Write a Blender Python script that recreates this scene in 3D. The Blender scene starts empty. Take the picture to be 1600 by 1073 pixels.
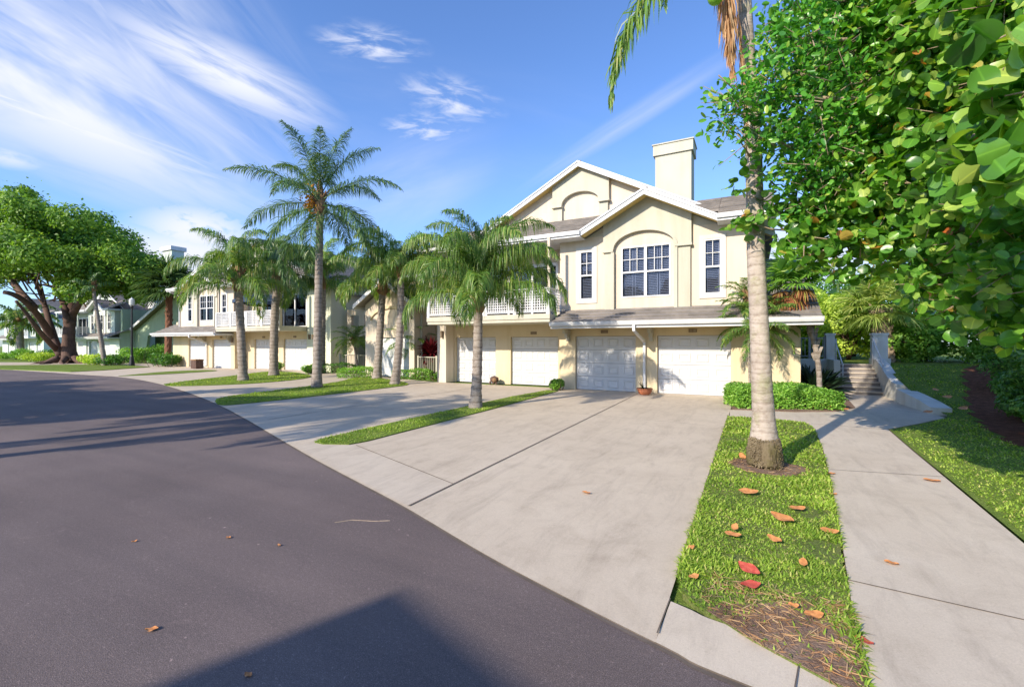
import bpy, math, random
import numpy as np
from mathutils import Vector
R = math.radians
sc = bpy.context.scene
COL = sc.collection

# ------------------------------------------------------------------ camera
CAM_H, YAW, FPX = 1.86, 27.8, 711.0
cd = bpy.data.cameras.new('camera'); cd.lens = FPX/1600*36; cd.sensor_width = 36
cd.clip_start = 0.05; cd.clip_end = 3000
cam = bpy.data.objects.new('camera', cd); COL.objects.link(cam)
cam.location = (0, 0, CAM_H); cam.rotation_euler = (R(90), 0, R(YAW))
sc.camera = cam
# ------------------------------------------------------------------ sun + sky
SUN_EL, SUN_AZ = 27.5, 18.0          # light travels towards (sin az, cos az)
sd = bpy.data.lights.new('sun', 'SUN'); sd.energy = 4.7; sd.angle = R(0.55); sd.color = (1.0, 0.89, 0.72)
so = bpy.data.objects.new('sun', sd); COL.objects.link(so)
ldir = Vector((math.sin(R(SUN_AZ))*math.cos(R(SUN_EL)), math.cos(R(SUN_AZ))*math.cos(R(SUN_EL)), -math.sin(R(SUN_EL))))
so.rotation_euler = ldir.to_track_quat('-Z', 'Y').to_euler(); so.location = (-10, -30, 40)
sc.view_settings.view_transform = 'Standard'; sc.view_settings.look = 'None'
sc.view_settings.exposure = 0.52; sc.view_settings.gamma = 1
sc.cycles.max_bounces = 6; sc.cycles.diffuse_bounces = 4; sc.cycles.transparent_max_bounces = 8
sc.cycles.caustics_reflective = False; sc.cycles.caustics_refractive = False

_s, _c = math.sin(R(YAW)), math.cos(R(YAW))
def W(z, lat): return (-z*_s+lat*_c, z*_c+lat*_s)
def G(px, py, h0=0.0):                 # ground point seen at a photo pixel
    z = FPX*(CAM_H-h0)/(py-536.5); x, y = W(z, (px-800)/FPX*z); return (x, y, h0)
def D(px, py, z):                      # point at camera depth z
    x, y = W(z, (px-800)/FPX*z); return Vector((x, y, CAM_H-(py-536.5)/FPX*z))

def N(nt, t, **kw):
    n = nt.nodes.new(t)
    for k, v in kw.items():
        if k.startswith('i_'):
            key = k[2:]; key = int(key) if key.isdigit() else key.replace('_', ' ')
            n.inputs[key].default_value = v
        else: setattr(n, k, v)
    return n
def L(nt, a, ao, b, bi): nt.links.new(a.outputs[ao], b.inputs[bi])

w = bpy.data.worlds.new('World'); sc.world = w; w.use_nodes = True
nt = w.node_tree; nt.nodes.clear()
out = N(nt, 'ShaderNodeOutputWorld'); bg = N(nt, 'ShaderNodeBackground'); bg.inputs[1].default_value = 0.125
sky = N(nt, 'ShaderNodeTexSky', sky_type='NISHITA', sun_disc=False, sun_elevation=R(SUN_EL), sun_rotation=R(180+SUN_AZ))
sky.air_density = 1.0; sky.dust_density = 0.6; sky.ozone_density = 3.0
tint = N(nt, 'ShaderNodeMix', data_type='RGBA', blend_type='MULTIPLY'); tint.inputs[0].default_value = 1
tint.inputs[7].default_value = (1.02, 1.22, 1.58, 1)
L(nt, sky, 0, tint, 6)
tc = N(nt, 'ShaderNodeTexCoord')
def cloud(px, py, rx, ry, ang, nscale, stretch, amt, lo, hi):
    """one bank of cirrus round a direction of the sky"""
    d = (D(px, py, 1.0)-Vector((0, 0, CAM_H))).normalized()
    e1 = Vector((0, 0, 1)).cross(d).normalized()*-1; e2 = e1.cross(d).normalized()
    a = R(ang); ax = e1*math.cos(a)+e2*math.sin(a); ay = -e1*math.sin(a)+e2*math.cos(a)
    sub = N(nt, 'ShaderNodeVectorMath', operation='SUBTRACT'); L(nt, tc, 'Generated', sub, 0); sub.inputs[1].default_value = d
    dx = N(nt, 'ShaderNodeVectorMath', operation='DOT_PRODUCT'); L(nt, sub, 0, dx, 0); dx.inputs[1].default_value = ax/(rx/FPX)
    dy = N(nt, 'ShaderNodeVectorMath', operation='DOT_PRODUCT'); L(nt, sub, 0, dy, 0); dy.inputs[1].default_value = ay/(ry/FPX)
    dz = N(nt, 'ShaderNodeVectorMath', operation='DOT_PRODUCT'); L(nt, sub, 0, dz, 0); dz.inputs[1].default_value = d/0.9
    cb = N(nt, 'ShaderNodeCombineXYZ'); L(nt, dx, 'Value', cb, 0); L(nt, dy, 'Value', cb, 1); L(nt, dz, 'Value', cb, 2)
    ln = N(nt, 'ShaderNodeVectorMath', operation='LENGTH'); L(nt, cb, 0, ln, 0)
    m = N(nt, 'ShaderNodeMapRange', interpolation_type='SMOOTHSTEP'); L(nt, ln, 'Value', m, 0)
    m.inputs[1].default_value = 1.0; m.inputs[2].default_value = 0.1
    sx = N(nt, 'ShaderNodeVectorMath', operation='MULTIPLY'); L(nt, cb, 0, sx, 0); sx.inputs[1].default_value = (stretch[0], stretch[1], 1)
    no = N(nt, 'ShaderNodeTexNoise'); L(nt, sx, 0, no, 'Vector'); no.inputs['Scale'].default_value = nscale
    no.inputs['Detail'].default_value = 5; no.inputs['Roughness'].default_value = 0.58; no.inputs['Distortion'].default_value = 0.45
    r = N(nt, 'ShaderNodeMapRange', interpolation_type='SMOOTHSTEP'); L(nt, no, 0, r, 0); r.inputs[1].default_value = lo; r.inputs[2].default_value = hi
    mu = N(nt, 'ShaderNodeMath', operation='MULTIPLY'); L(nt, m, 0, mu, 0); L(nt, r, 0, mu, 1)
    mu2 = N(nt, 'ShaderNodeMath', operation='MULTIPLY'); L(nt, mu, 0, mu2, 0); mu2.inputs[1].default_value = amt
    return mu2
cl = [cloud(60, 120, 340, 125, -18, 1.5, (0.9, 1.2), 1.0, .25, .62), cloud(180, 20, 330, 170, -38, 1.7, (0.8, 2.2), .75, .35, .75),
      cloud(110, 192, 230, 30, -8, 2.0, (0.7, 1.2), 1.0, .25, .6), cloud(350, 112, 170, 50, -12, 1.8, (0.7, 1.3), 1.0, .22, .6), cloud(230, 90, 330, 60, -26, 1.6, (0.8, 1.2), .6, .3, .7),
      cloud(580, 70, 85, 30, 4, 1.7, (0.9, 1.3), .9, .4, .7), cloud(705, 155, 90, 40, -8, 1.7, (0.9, 1.3), .9, .4, .7),
      cloud(665, 200, 75, 30, 5, 1.9, (0.9, 1.2), .8, .4, .7), cloud(308, 362, 90, 50, 0, 2.6, (1, 1), 1.0, .28, .5), cloud(300, 400, 150, 50, 0, 2.0, (1, 1), 1.0, .1, .4),
      cloud(640, 290, 200, 90, 25, 1.2, (0.6, 1.4), .4, .1, .9), cloud(10, 245, 46, 16, 0, 1.6, (1, 1), .7, .1, .6),
      cloud(200, 252, 120, 22, 0, 1.5, (.7, 1), .4, .2, .8), cloud(980, 190, 220, 20, 26, 1.2, (.5, 1), .4, .1, .8),
      cloud(1270, 395, 160, 100, 0, 1.5, (1, 1), .9, .0, .5), cloud(560, 190, 900, 120, 0, 1.3, (1.4, 1.0), .12, .3, .8)]
acc = cl[0]
for k in cl[1:]:
    m = N(nt, 'ShaderNodeMath', operation='MAXIMUM'); L(nt, acc, 0, m, 0); L(nt, k, 0, m, 1); acc = m
mixc = N(nt, 'ShaderNodeMix', data_type='RGBA'); L(nt, acc, 0, mixc, 0); L(nt, tint, 2, mixc, 6); mixc.inputs[7].default_value = (5.2, 5.4, 6.2, 1)
L(nt, mixc, 2, bg, 0); L(nt, bg, 0, out, 0)

# ------------------------------------------------------------------ mesh helpers
class MB:
    def __init__(s): s.v = []; s.f = []; s.mi = []
    def add(s, vs, fs, m=0):
        b = len(s.v); s.v += [tuple(p) for p in vs]; s.f += [tuple(b+i for i in f) for f in fs]; s.mi += [m]*len(fs)
    def box(s, x0, x1, y0, y1, z0, z1, m=0):
        x0, x1 = min(x0, x1), max(x0, x1); y0, y1 = min(y0, y1), max(y0, y1); z0, z1 = min(z0, z1), max(z0, z1)
        s.add([(x0,y0,z0),(x1,y0,z0),(x1,y1,z0),(x0,y1,z0),(x0,y0,z1),(x1,y0,z1),(x1,y1,z1),(x0,y1,z1)],
              [(0,3,2,1),(4,5,6,7),(0,1,5,4),(1,2,6,5),(2,3,7,6),(3,0,4,7)], m)
    def slab(s, quad, t, m=0):            # quad = 4 points, thickened downwards by t
        q = [Vector(p) for p in quad]; b = [p-Vector((0, 0, t)) for p in q]
        s.add(q+b, [(0,1,2,3),(7,6,5,4),(0,4,5,1),(1,5,6,2),(2,6,7,3),(3,7,4,0)], m)
    def bar(s, a, b, wd, ht, m=0):        # square bar between two points
        a = Vector(a); b = Vector(b); d = (b-a).normalized()
        u = Vector((0, 0, 1)) if abs(d.z) < .9 else Vector((0, 1, 0))
        x = d.cross(u).normalized()*wd/2; y = x.cross(d).normalized()*ht/2
        s.add([a-x-y, a+x-y, a+x+y, a-x+y, b-x-y, b+x-y, b+x+y, b-x+y], [(0,3,2,1),(4,5,6,7),(0,1,5,4),(1,2,6,5),(2,3,7,6),(3,0,4,7)], m)
    def tube(s, pts, rad, n=10, m=0, cap=True, wob=None):
        pts = [Vector(p) for p in pts]; k = len(pts)
        if not hasattr(rad, '__len__'): rad = [rad]*k
        vs = []; u = None
        for i, p in enumerate(pts):
            d = (pts[min(i+1, k-1)]-pts[max(i-1, 0)]).normalized()
            if u is None: u = d.cross(Vector((0.3, 1, 0.1))).normalized()
            u = (u-d*u.dot(d)).normalized(); w_ = d.cross(u)
            for j in range(n):
                a = 2*math.pi*j/n; r = rad[i]*(wob(i, j) if wob else 1)
                vs.append(p+(u*math.cos(a)+w_*math.sin(a))*r)
        fs = [(i*n+j, i*n+(j+1) % n, (i+1)*n+(j+1) % n, (i+1)*n+j) for i in range(k-1) for j in range(n)]
        if cap: fs += [tuple(reversed(range(n))), tuple(range((k-1)*n, k*n))]
        s.add(vs, fs, m)
    def panel(s, xs, bot, top, y0, y1, m=0):   # wall piece with curved underside / top, extruded in y
        n = len(xs); vs = []
        for x in xs:
            vs += [(x, y0, bot(x)), (x, y0, top(x)), (x, y1, bot(x)), (x, y1, top(x))]
        fs = []
        for i in range(n-1):
            a, b = 4*i, 4*i+4
            fs += [(a, b, b+1, a+1), (a+2, a+3, b+3, b+2), (a+1, b+1, b+3, a+3), (a, a+2, b+2, b)]
        e = 4*(n-1); fs += [(0, 1, 3, 2), (e, e+2, e+3, e+1)]
        s.add(vs, fs, m)
    def sheet(s, poly, z, t=0.0, m=0):
        n = len(poly); vs = [(p[0], p[1], z) for p in poly]; s.add(vs, [tuple(range(n))], m)
        if t:
            vs2 = vs+[(p[0], p[1], z-t) for p in poly]; s.add(vs2, [(i, i+n, (i+1) % n+n, (i+1) % n) for i in range(n)], m)
    def build(s, name, mats, parent=None, smooth=False, loc=None):
        me = bpy.data.meshes.new(name); me.from_pydata(s.v, [], s.f)
        for m in (mats if isinstance(mats, (list, tuple)) else [mats]): me.materials.append(m)
        if any(s.mi): me.polygons.foreach_set('material_index', s.mi)
        if smooth: me.polygons.foreach_set('use_smooth', [True]*len(me.polygons))
        me.update()
        return link(name, me, parent, loc)
def link(name, me, parent=None, loc=None):
    o = bpy.data.objects.new(name, me); COL.objects.link(o)
    if loc is not None: o.location = loc
    if parent is not None: o.parent = parent; o.matrix_parent_inverse = parent.matrix_basis.inverted() if loc is None else o.matrix_parent_inverse
    return o
def tag(o, label=None, cat=None, group=None, kind=None):
    if label: o['label'] = label
    if cat: o['category'] = cat
    if group: o['group'] = group
    if kind: o['kind'] = kind
    return o
def thing(name, loc, label, cat, group=None):
    o = bpy.data.objects.new(name, None); COL.objects.link(o); o.location = loc; o.empty_display_size = .3
    return tag(o, label, cat, group)
def copy_tree(o, parent=None):
    c = o.copy(); COL.objects.link(c)
    if parent is not None: c.parent = parent; c.matrix_parent_inverse = o.matrix_parent_inverse.copy()
    for ch in list(o.children): copy_tree(ch, c)
    return c

class Geo:                                # fast leaf / blade collector
    def __init__(s): s.V = []; s.Q = []; s.T = []; s.n = 0; s.UV = []
    def add(s, V, Q=None, T=None):
        V = np.asarray(V, dtype=float).reshape(-1, 3)
        if Q is not None: s.Q.append(np.asarray(Q).reshape(-1, 4)+s.n)
        if T is not None: s.T.append(np.asarray(T).reshape(-1, 3)+s.n)
        s.V.append(V); s.n += len(V)
    def build(s, name, mat, parent=None, smooth=False):
        V = np.concatenate(s.V); nq = sum(len(q) for q in s.Q); ntr = sum(len(t) for t in s.T)
        idx = np.concatenate([q.ravel() for q in s.Q]+[t.ravel() for t in s.T]).astype(np.int32)
        me = bpy.data.meshes.new(name); me.vertices.add(len(V)); me.vertices.foreach_set('co', V.ravel())
        me.loops.add(len(idx)); me.loops.foreach_set('vertex_index', idx)
        me.polygons.add(nq+ntr)
        ls = np.concatenate([np.arange(nq)*4, nq*4+np.arange(ntr)*3]).astype(np.int32)
        me.polygons.foreach_set('loop_start', ls)
        me.update(calc_edges=True); me.validate()
        me.materials.append(mat)
        if smooth: me.polygons.foreach_set('use_smooth', [True]*len(me.polygons))
        return link(name, me, parent)

# ------------------------------------------------------------------ materials
def mat(name):
    m = bpy.data.materials.new(name); m.use_nodes = True; t = m.node_tree; t.nodes.clear()
    o = N(t, 'ShaderNodeOutputMaterial'); b = N(t, 'ShaderNodeBsdfPrincipled'); L(t, b, 0, o, 0)
    return m, t, b, o
def rgba(c, k=1): return (c[0]*k, c[1]*k, c[2]*k, 1)
def ramp(t, src, so_, stops):
    r = N(t, 'ShaderNodeValToRGB'); e = r.color_ramp.elements
    while len(e) > 1: e.remove(e[-1])
    e[0].position = stops[0][0]; e[0].color = stops[0][1]
    for p, c in stops[1:]:
        x = e.new(p); x.color = c
    L(t, src, so_, r, 0); return r
def noise(t, scale, detail=4, rough=.55, vec=None, dist=0.0, stretch=None, coord='Object'):
    n = N(t, 'ShaderNodeTexNoise'); n.inputs['Scale'].default_value = scale; n.inputs['Detail'].default_value = detail
    n.inputs['Roughness'].default_value = rough; n.inputs['Distortion'].default_value = dist
    c = N(t, 'ShaderNodeTexCoord'); mp = N(t, 'ShaderNodeMapping'); L(t, c, coord, mp, 0)
    if stretch: mp.inputs['Scale'].default_value = stretch
    L(t, mp, 0, n, 'Vector'); return n
def bump(t, b, src, so_, strength, dist=0.01, prev=None):
    n = N(t, 'ShaderNodeBump'); n.inputs['Strength'].default_value = strength; n.inputs['Distance'].default_value = dist
    L(t, src, so_, n, 'Height')
    if prev: L(t, prev, 0, n, 'Normal')
    L(t, n, 0, b, 'Normal'); return n
def mixc_(t, fac, fo, a, ao, b, bo, blend='MIX', f=None):
    m = N(t, 'ShaderNodeMix', data_type='RGBA', blend_type=blend)
    if fac is not None: L(t, fac, fo, m, 0)
    else: m.inputs[0].default_value = f
    if ao is None: m.inputs[6].default_value = a
    else: L(t, a, ao, m, 6)
    if bo is None: m.inputs[7].default_value = b
    else: L(t, b, bo, m, 7)
    return m
def surf(name, c0, c1, scale=1.5, rough=.8, bscale=60, bstr=.3, bd=.01, spec=.3, streak=None, fine=None):
    m, t, b, o = mat(name)
    n = noise(t, scale, 6, .6); r = ramp(t, n, 0, [(.3, rgba(c0)), (.7, rgba(c1))]); col = r; co = 0
    if streak:
        s = noise(t, 1.0, 4, .6, stretch=(2.5, 2.5, .25)); rr = ramp(t, s, 0, [(.45, (1, 1, 1, 1)), (.75, rgba(streak))])
        col = mixc_(t, None, None, col, co, rr, 0, 'MULTIPLY', 1.0); co = 2
    if fine:
        s = noise(t, fine[0], 3, .7); rr = ramp(t, s, 0, [(.3, (fine[1],)*3+(1,)), (.7, (fine[2],)*3+(1,))])
        col = mixc_(t, None, None, col, co, rr, 0, 'MULTIPLY', 1.0); co = 2
    L(t, col, co, b, 'Base Color')
    b.inputs['Roughness'].default_value = rough; b.inputs['Specular IOR Level'].default_value = spec
    bn = noise(t, bscale, 3, .6); bump(t, b, bn, 0, bstr, bd)
    return m
def leafmat(name, stops, rough=.45, trans=.35, spec=.4, tcol=None):
    m, t, b, o = mat(name)
    g = N(t, 'ShaderNodeNewGeometry'); r = ramp(t, g, 'Random Per Island', [(p, rgba(c)) for p, c in stops])
    n = noise(t, .9, 2, .5); rr = ramp(t, n, 0, [(.35, (.72, .78, .7, 1)), (.65, (1.2, 1.15, 1.1, 1))])
    mm = mixc_(t, None, None, r, 0, rr, 0, 'MULTIPLY', 1.0)
    L(t, mm, 2, b, 'Base Color'); b.inputs['Roughness'].default_value = rough; b.inputs['Specular IOR Level'].default_value = spec
    tr = N(t, 'ShaderNodeBsdfTranslucent'); hs = mixc_(t, None, None, mm, 2, rgba(tcol or (1.5, 1.5, .5)), None, 'MULTIPLY', 1.0); L(t, hs, 2, tr, 0)
    mx = N(t, 'ShaderNodeMixShader'); mx.inputs[0].default_value = trans; L(t, b, 0, mx, 1); L(t, tr, 0, mx, 2); L(t, mx, 0, o, 0)
    return m
M = {}
M['cream'] = surf('cream_stucco', (.62,.53,.425), (.66,.57,.47), .5, .85, 45, .25, .012, .2, (.9,.88,.82))
M['yellow'] = surf('yellow_stucco', (.63,.52,.345), (.66,.56,.40), .5, .85, 45, .25, .012, .2, (.9,.88,.82))
M['creamlight'] = surf('pale_stucco', (.48,.455,.375), (.53,.505,.425), .6, .85, 45, .25, .012, .2, (.9,.88,.84))
M['endwall'] = surf('bounce_lifted_end_wall_stucco', (.64,.65,.50), (.68,.69,.54), .5, .85, 45, .25, .012, .2, (.9,.9,.86))  # greenish cream, lightened to stand in for bounce light the shaded wall lacks
M['ochre'] = surf('ochre_soffit', (.60,.45,.17), (.63,.49,.21), .5, .85, 45, .25, .012, .2)
M['surround'] = surf('window_surround', (.55,.53,.50), (.58,.565,.53), 2, .6, 60, .1, .004, .3, (.9,.88,.84))
M['green'] = surf('green_stucco', (.34,.42,.30), (.39,.47,.35), .5, .85, 45, .25, .012, .2, (.9,.9,.88))
M['greenlight'] = surf('pale_green_stucco', (.52,.58,.53), (.57,.63,.58), .5, .85, 45, .25, .012, .2, (.9,.9,.88))
M['white'] = surf('white_paint', (.62,.62,.64), (.67,.67,.68), 1.5, .45, 80, .05, .003, .5, (.9,.89,.86))
M['trim'] = surf('white_trim', (.60,.60,.63), (.64,.65,.67), 2, .6, 60, .1, .004, .3, (.88,.87,.84))
M['door'] = surf('garage_door_paint', (.55,.55,.57), (.59,.59,.60), 1.5, .4, 90, .04, .002, .5)
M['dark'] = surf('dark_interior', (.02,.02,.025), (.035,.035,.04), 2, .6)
M['black'] = surf('black_metal', (.015,.015,.018), (.03,.03,.03), 4, .4)
M['louvre'] = surf('louvre_paint', (.26,.26,.28), (.34,.34,.36), 3, .5)
M['bronze'] = surf('bronze_lamp', (.18,.13,.09), (.25,.19,.13), 5, .5)
M['terracotta'] = surf('terracotta', (.42,.13,.06), (.52,.19,.09), 5, .7)
M['navy'] = surf('navy_canvas', (.03,.05,.10), (.05,.08,.14), 5, .8)
M['asphalt'] = None
def roofmat(name, c0, c1):
    m, t, b, o = mat(name)
    g = N(t, 'ShaderNodeNewGeometry'); r = ramp(t, g, 'Random Per Island', [(0, rgba(c0)), (.5, rgba(c1)), (1, rgba(c0, 1.25))])
    n = noise(t, 2.5, 5, .6); rr = ramp(t, n, 0, [(.3, (.7, .7, .7, 1)), (.7, (1.15, 1.12, 1.1, 1))])
    mm = mixc_(t, None, None, r, 0, rr, 0, 'MULTIPLY', 1.0); L(t, mm, 2, b, 'Base Color'); b.inputs['Roughness'].default_value = .85
    bn = noise(t, 30, 3, .6); bump(t, b, bn, 0, .4, .02); return m
M['roof'] = roofmat('roof_tiles', (.20,.18,.165), (.27,.245,.225))
# glass
m, t, b, o = mat('window_glass'); gl = N(t, 'ShaderNodeBsdfGlossy'); gl.inputs['Roughness'].default_value = .03; gl.inputs[0].default_value = (.8, .85, 1, 1)
tr = N(t, 'ShaderNodeBsdfTransparent'); tr.inputs[0].default_value = (.75, .78, .85, 1)
fr = N(t, 'ShaderNodeFresnel'); fr.inputs[0].default_value = 1.35; mx = N(t, 'ShaderNodeMixShader')
L(t, fr, 0, mx, 0); L(t, tr, 0, mx, 1); L(t, gl, 0, mx, 2); L(t, mx, 0, o, 0); M['glass'] = m
# asphalt
m, t, b, o = mat('asphalt'); n1 = noise(t, .35, 5, .6); r1 = ramp(t, n1, 0, [(.35, (.135, .103, .100, 1)), (.7, (.190, .148, .143, 1))])
n2 = noise(t, 140, 3, .8); r2 = ramp(t, n2, 0, [(.3, (.5, .5, .5, 1)), (.55, (1, 1, 1, 1)), (.7, (2.4, 2.4, 2.3, 1))])
mm = mixc_(t, None, None, r1, 0, r2, 0, 'MULTIPLY', 1.0)
n4 = noise(t, 2.6, 6, .75, dist=1.2); r4 = ramp(t, n4, 0, [(.62, (1, 1, 1, 1)), (.8, (1.5, 1.45, 1.4, 1))])
mm = mixc_(t, None, None, mm, 2, r4, 0, 'MULTIPLY', 1.0)
n6 = noise(t, 34, 4, .85); r6 = ramp(t, n6, 0, [(.35, (.78, .78, .78, 1)), (.6, (1, 1, 1, 1)), (.70, (1.9, 1.85, 1.8, 1))]); mm = mixc_(t, None, None, mm, 2, r6, 0, 'MULTIPLY', 1.0)
nl = noise(t, 1.0, 4, .6, stretch=(.12, 1.1, 1)); rl0 = ramp(t, nl, 0, [(.35, (.86, .86, .87, 1)), (.65, (1.12, 1.1, 1.08, 1))]); mm = mixc_(t, None, None, mm, 2, rl0, 0, 'MULTIPLY', 1.0)
n7 = noise(t, 13, 2, .5); r7 = ramp(t, n7, 0, [(.745, (1, 1, 1, 1)), (.76, (2.6, 2.5, 2.4, 1))]); mm = mixc_(t, None, None, mm, 2, r7, 0, 'MULTIPLY', .7)
v = N(t, 'ShaderNodeTexVoronoi', feature='DISTANCE_TO_EDGE'); v.inputs['Scale'].default_value = .22
c_ = N(t, 'ShaderNodeTexCoord'); nn = N(t, 'ShaderNodeTexNoise'); nn.inputs['Scale'].default_value = 1.5; nn.inputs['Detail'].default_value = 6
L(t, c_, 'Object', nn, 'Vector'); va = N(t, 'ShaderNodeMix', data_type='RGBA'); va.inputs[0].default_value = .3
L(t, c_, 'Object', va, 6); L(t, nn, 1, va, 7); L(t, va, 2, v, 'Vector')
rv = ramp(t, v, 0, [(0, (.35, .35, .35, 1)), (.0022, (.5, .5, .5, 1)), (.004, (1, 1, 1, 1))])
n3 = noise(t, .5, 2, .5); r3 = ramp(t, n3, 0, [(.66, (0, 0, 0, 1)), (.7, (1, 1, 1, 1))])
cr = mixc_(t, r3, 0, (1, 1, 1, 1), None, rv, 0)
mm = mixc_(t, None, None, mm, 2, cr, 2, 'MULTIPLY', 1.0)
L(t, mm, 2, b, 'Base Color'); b.inputs['Roughness'].default_value = .85; bump(t, b, n2, 0, .7, .008); M['asphalt'] = m
# concrete
def concrete(name, c0, c1):
    m, t, b, o = mat(name); n1 = noise(t, .55, 7, .65, dist=.4); r1 = ramp(t, n1, 0, [(.3, rgba(c0)), (.62, rgba(c1))])
    n2 = noise(t, 120, 3, .7); r2 = ramp(t, n2, 0, [(.3, (.86, .86, .86, 1)), (.7, (1.08, 1.08, 1.08, 1))])
    n3 = noise(t, 2.2, 6, .7, dist=.8); r3 = ramp(t, n3, 0, [(.3, (.90, .89, .88, 1)), (.5, (1, 1, 1, 1))])
    mm = mixc_(t, None, None, r1, 0, r2, 0, 'MULTIPLY', 1.0); mm = mixc_(t, None, None, mm, 2, r3, 0, 'MULTIPLY', 1.0)
    n5 = noise(t, .8, 5, .7, dist=1.5); r5 = ramp(t, n5, 0, [(.55, (1, 1, 1, 1)), (.85, (.8, .78, .76, 1))])
    mm = mixc_(t, None, None, mm, 2, r5, 0, 'MULTIPLY', .8)
    n8 = noise(t, 7, 5, .8, dist=1.0); r8 = ramp(t, n8, 0, [(.64, (1, 1, 1, 1)), (.74, (.72, .62, .52, 1))]); mm = mixc_(t, None, None, mm, 2, r8, 0, 'MULTIPLY', .6)
    n9 = noise(t, 26, 4, .8); r9 = ramp(t, n9, 0, [(.28, (.7, .68, .65, 1)), (.4, (1, 1, 1, 1))]); mm = mixc_(t, None, None, mm, 2, r9, 0, 'MULTIPLY', .6)
    na = noise(t, 1.6, 6, .75, dist=.6, stretch=(2.4, .5, 1)); ra = ramp(t, na, 0, [(.48, (1, 1, 1, 1)), (.72, (.74, .73, .73, 1))]); mm = mixc_(t, None, None, mm, 2, ra, 0, 'MULTIPLY', .8)
    L(t, mm, 2, b, 'Base Color'); b.inputs['Roughness'].default_value = .8; bump(t, b, n2, 0, .25, .004); return m
M['concrete'] = concrete('concrete', (.50, .415, .32), (.58, .49, .385))
M['concrete2'] = concrete('pale_concrete', (.51, .43, .34), (.58, .50, .405))
M['joint'] = surf('joint', (.10,.08,.065), (.16,.13,.11), 3, .9)
M['soil'] = surf('soil', (.16,.10,.07), (.30,.21,.16), 2.5, .95, 60, .8, .02, .1, fine=(90, .6, 1.3))
M['thatch'] = surf('thatch', (.10,.15,.035), (.19,.20,.07), 3, .95, 80, .8, .02, .1, fine=(60, .6, 1.4))
M['lawn'] = surf('lawn_ground', (.12,.19,.03), (.20,.26,.06), 2, .95, 70, .9, .03, .1, fine=(50, .5, 1.5))
M['step'] = surf('shaded_riser_concrete', (.20,.18,.17), (.27,.24,.23), 2, .85, 80, .3, .006)  # stair concrete darkened for the risers, their shade put into the colour
M['stepwall'] = surf('painted_block', (.62,.61,.56), (.68,.67,.62), 1.2, .8, 60, .3, .01, .3, (.8,.78,.72))
M['grass'] = leafmat('grass_blades', [(0, (.18,.31,.04)), (.5, (.30,.45,.06)), (.85, (.44,.56,.11)), (1, (.62,.54,.24))], .55, .4, .25)
M['palmleaf'] = leafmat('palm_leaflets', [(0, (.07,.15,.03)), (.5, (.14,.27,.05)), (.85, (.28,.40,.09)), (1, (.48,.44,.2))], .4, .35, .5)
M['palmdark'] = leafmat('tall_palm_leaflets', [(0, (0.061,0.131,0.052)), (.6, (0.105,0.210,0.070)), (1, (0.228,0.298,0.105))], .4, .25, .5)
M['pygmyleaf'] = leafmat('small_palm_leaflets', [(0, (0.070,0.175,0.035)), (.6, (0.140,0.280,0.052)), (1, (0.350,0.385,0.105))], .4, .3, .5)
M['fanleaf'] = leafmat('fan_leaf', [(0, (0.175,0.280,0.052)), (.6, (0.315,0.420,0.105)), (1, (0.595,0.630,0.210))], .5, .35, .4)
M['fandark'] = leafmat('dark_fan_leaf', [(0, (0.035,0.088,0.026)), (.6, (0.070,0.140,0.035)), (1, (0.140,0.210,0.070))], .5, .3, .4)
M['deadleaf'] = leafmat('dead_frond', [(0, (.38,.20,.10)), (.5, (.52,.32,.17)), (1, (.62,.45,.28))], .7, .3, .2, (1.2, 1, .8))
M['redpalm'] = leafmat('dying_fan', [(0, (.24,.09,.05)), (.5, (.34,.15,.07)), (.8, (.3,.22,.08)), (1, (.35,.38,.08))], .6, .3, .2, (1.2, .9, .6))
M['redplant'] = leafmat('red_foliage', [(0, (.10,.008,.015)), (1, (.22,.02,.03))], .5, .3, .3, (1.3, .8, .8))
M['treeleaf'] = leafmat('tree_leaves', [(0, (.06,.14,.02)), (.5, (.14,.28,.04)), (.9, (.27,.43,.07)), (1, (.38,.5,.12))], .5, .35, .3)
M['bushleaf'] = leafmat('bush_leaves', [(0, (0.105,0.263,0.035)), (.5, (0.193,0.403,0.052)), (1, (0.350,0.578,0.105))], .45, .3, .4)
M['hedgedark'] = leafmat('dark_hedge_leaves', [(0, (0.044,0.140,0.026)), (.6, (0.088,0.228,0.035)), (1, (0.175,0.350,0.070))], .45, .3, .4)
M['yellowbush'] = leafmat('yellow_bush_leaves', [(0, (0.280,0.420,0.052)), (.6, (0.438,0.595,0.088)), (1, (0.630,0.735,0.158))], .45, .35, .4)
M['agave'] = leafmat('agave_blades', [(0, (.012,.035,.015)), (1, (.03,.065,.025))], .4, .1, .5)
M['orange'] = leafmat('fruit', [(0, (.62,.26,.02)), (1, (.8,.42,.05))], .5, .2, .3)
M['fallen'] = surf('fallen_orange_leaf', (.40,.15,.05), (.72,.33,.12), 22, .5)
M['fallenred'] = surf('fallen_red_leaf', (.38,.04,.03), (.62,.14,.09), 22, .5)
M['mulch'] = surf('mulch', (.12,.05,.03), (.24,.11,.07), 8, .95, 50, .9, .03, .1, fine=(60, .5, 1.5))
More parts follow.
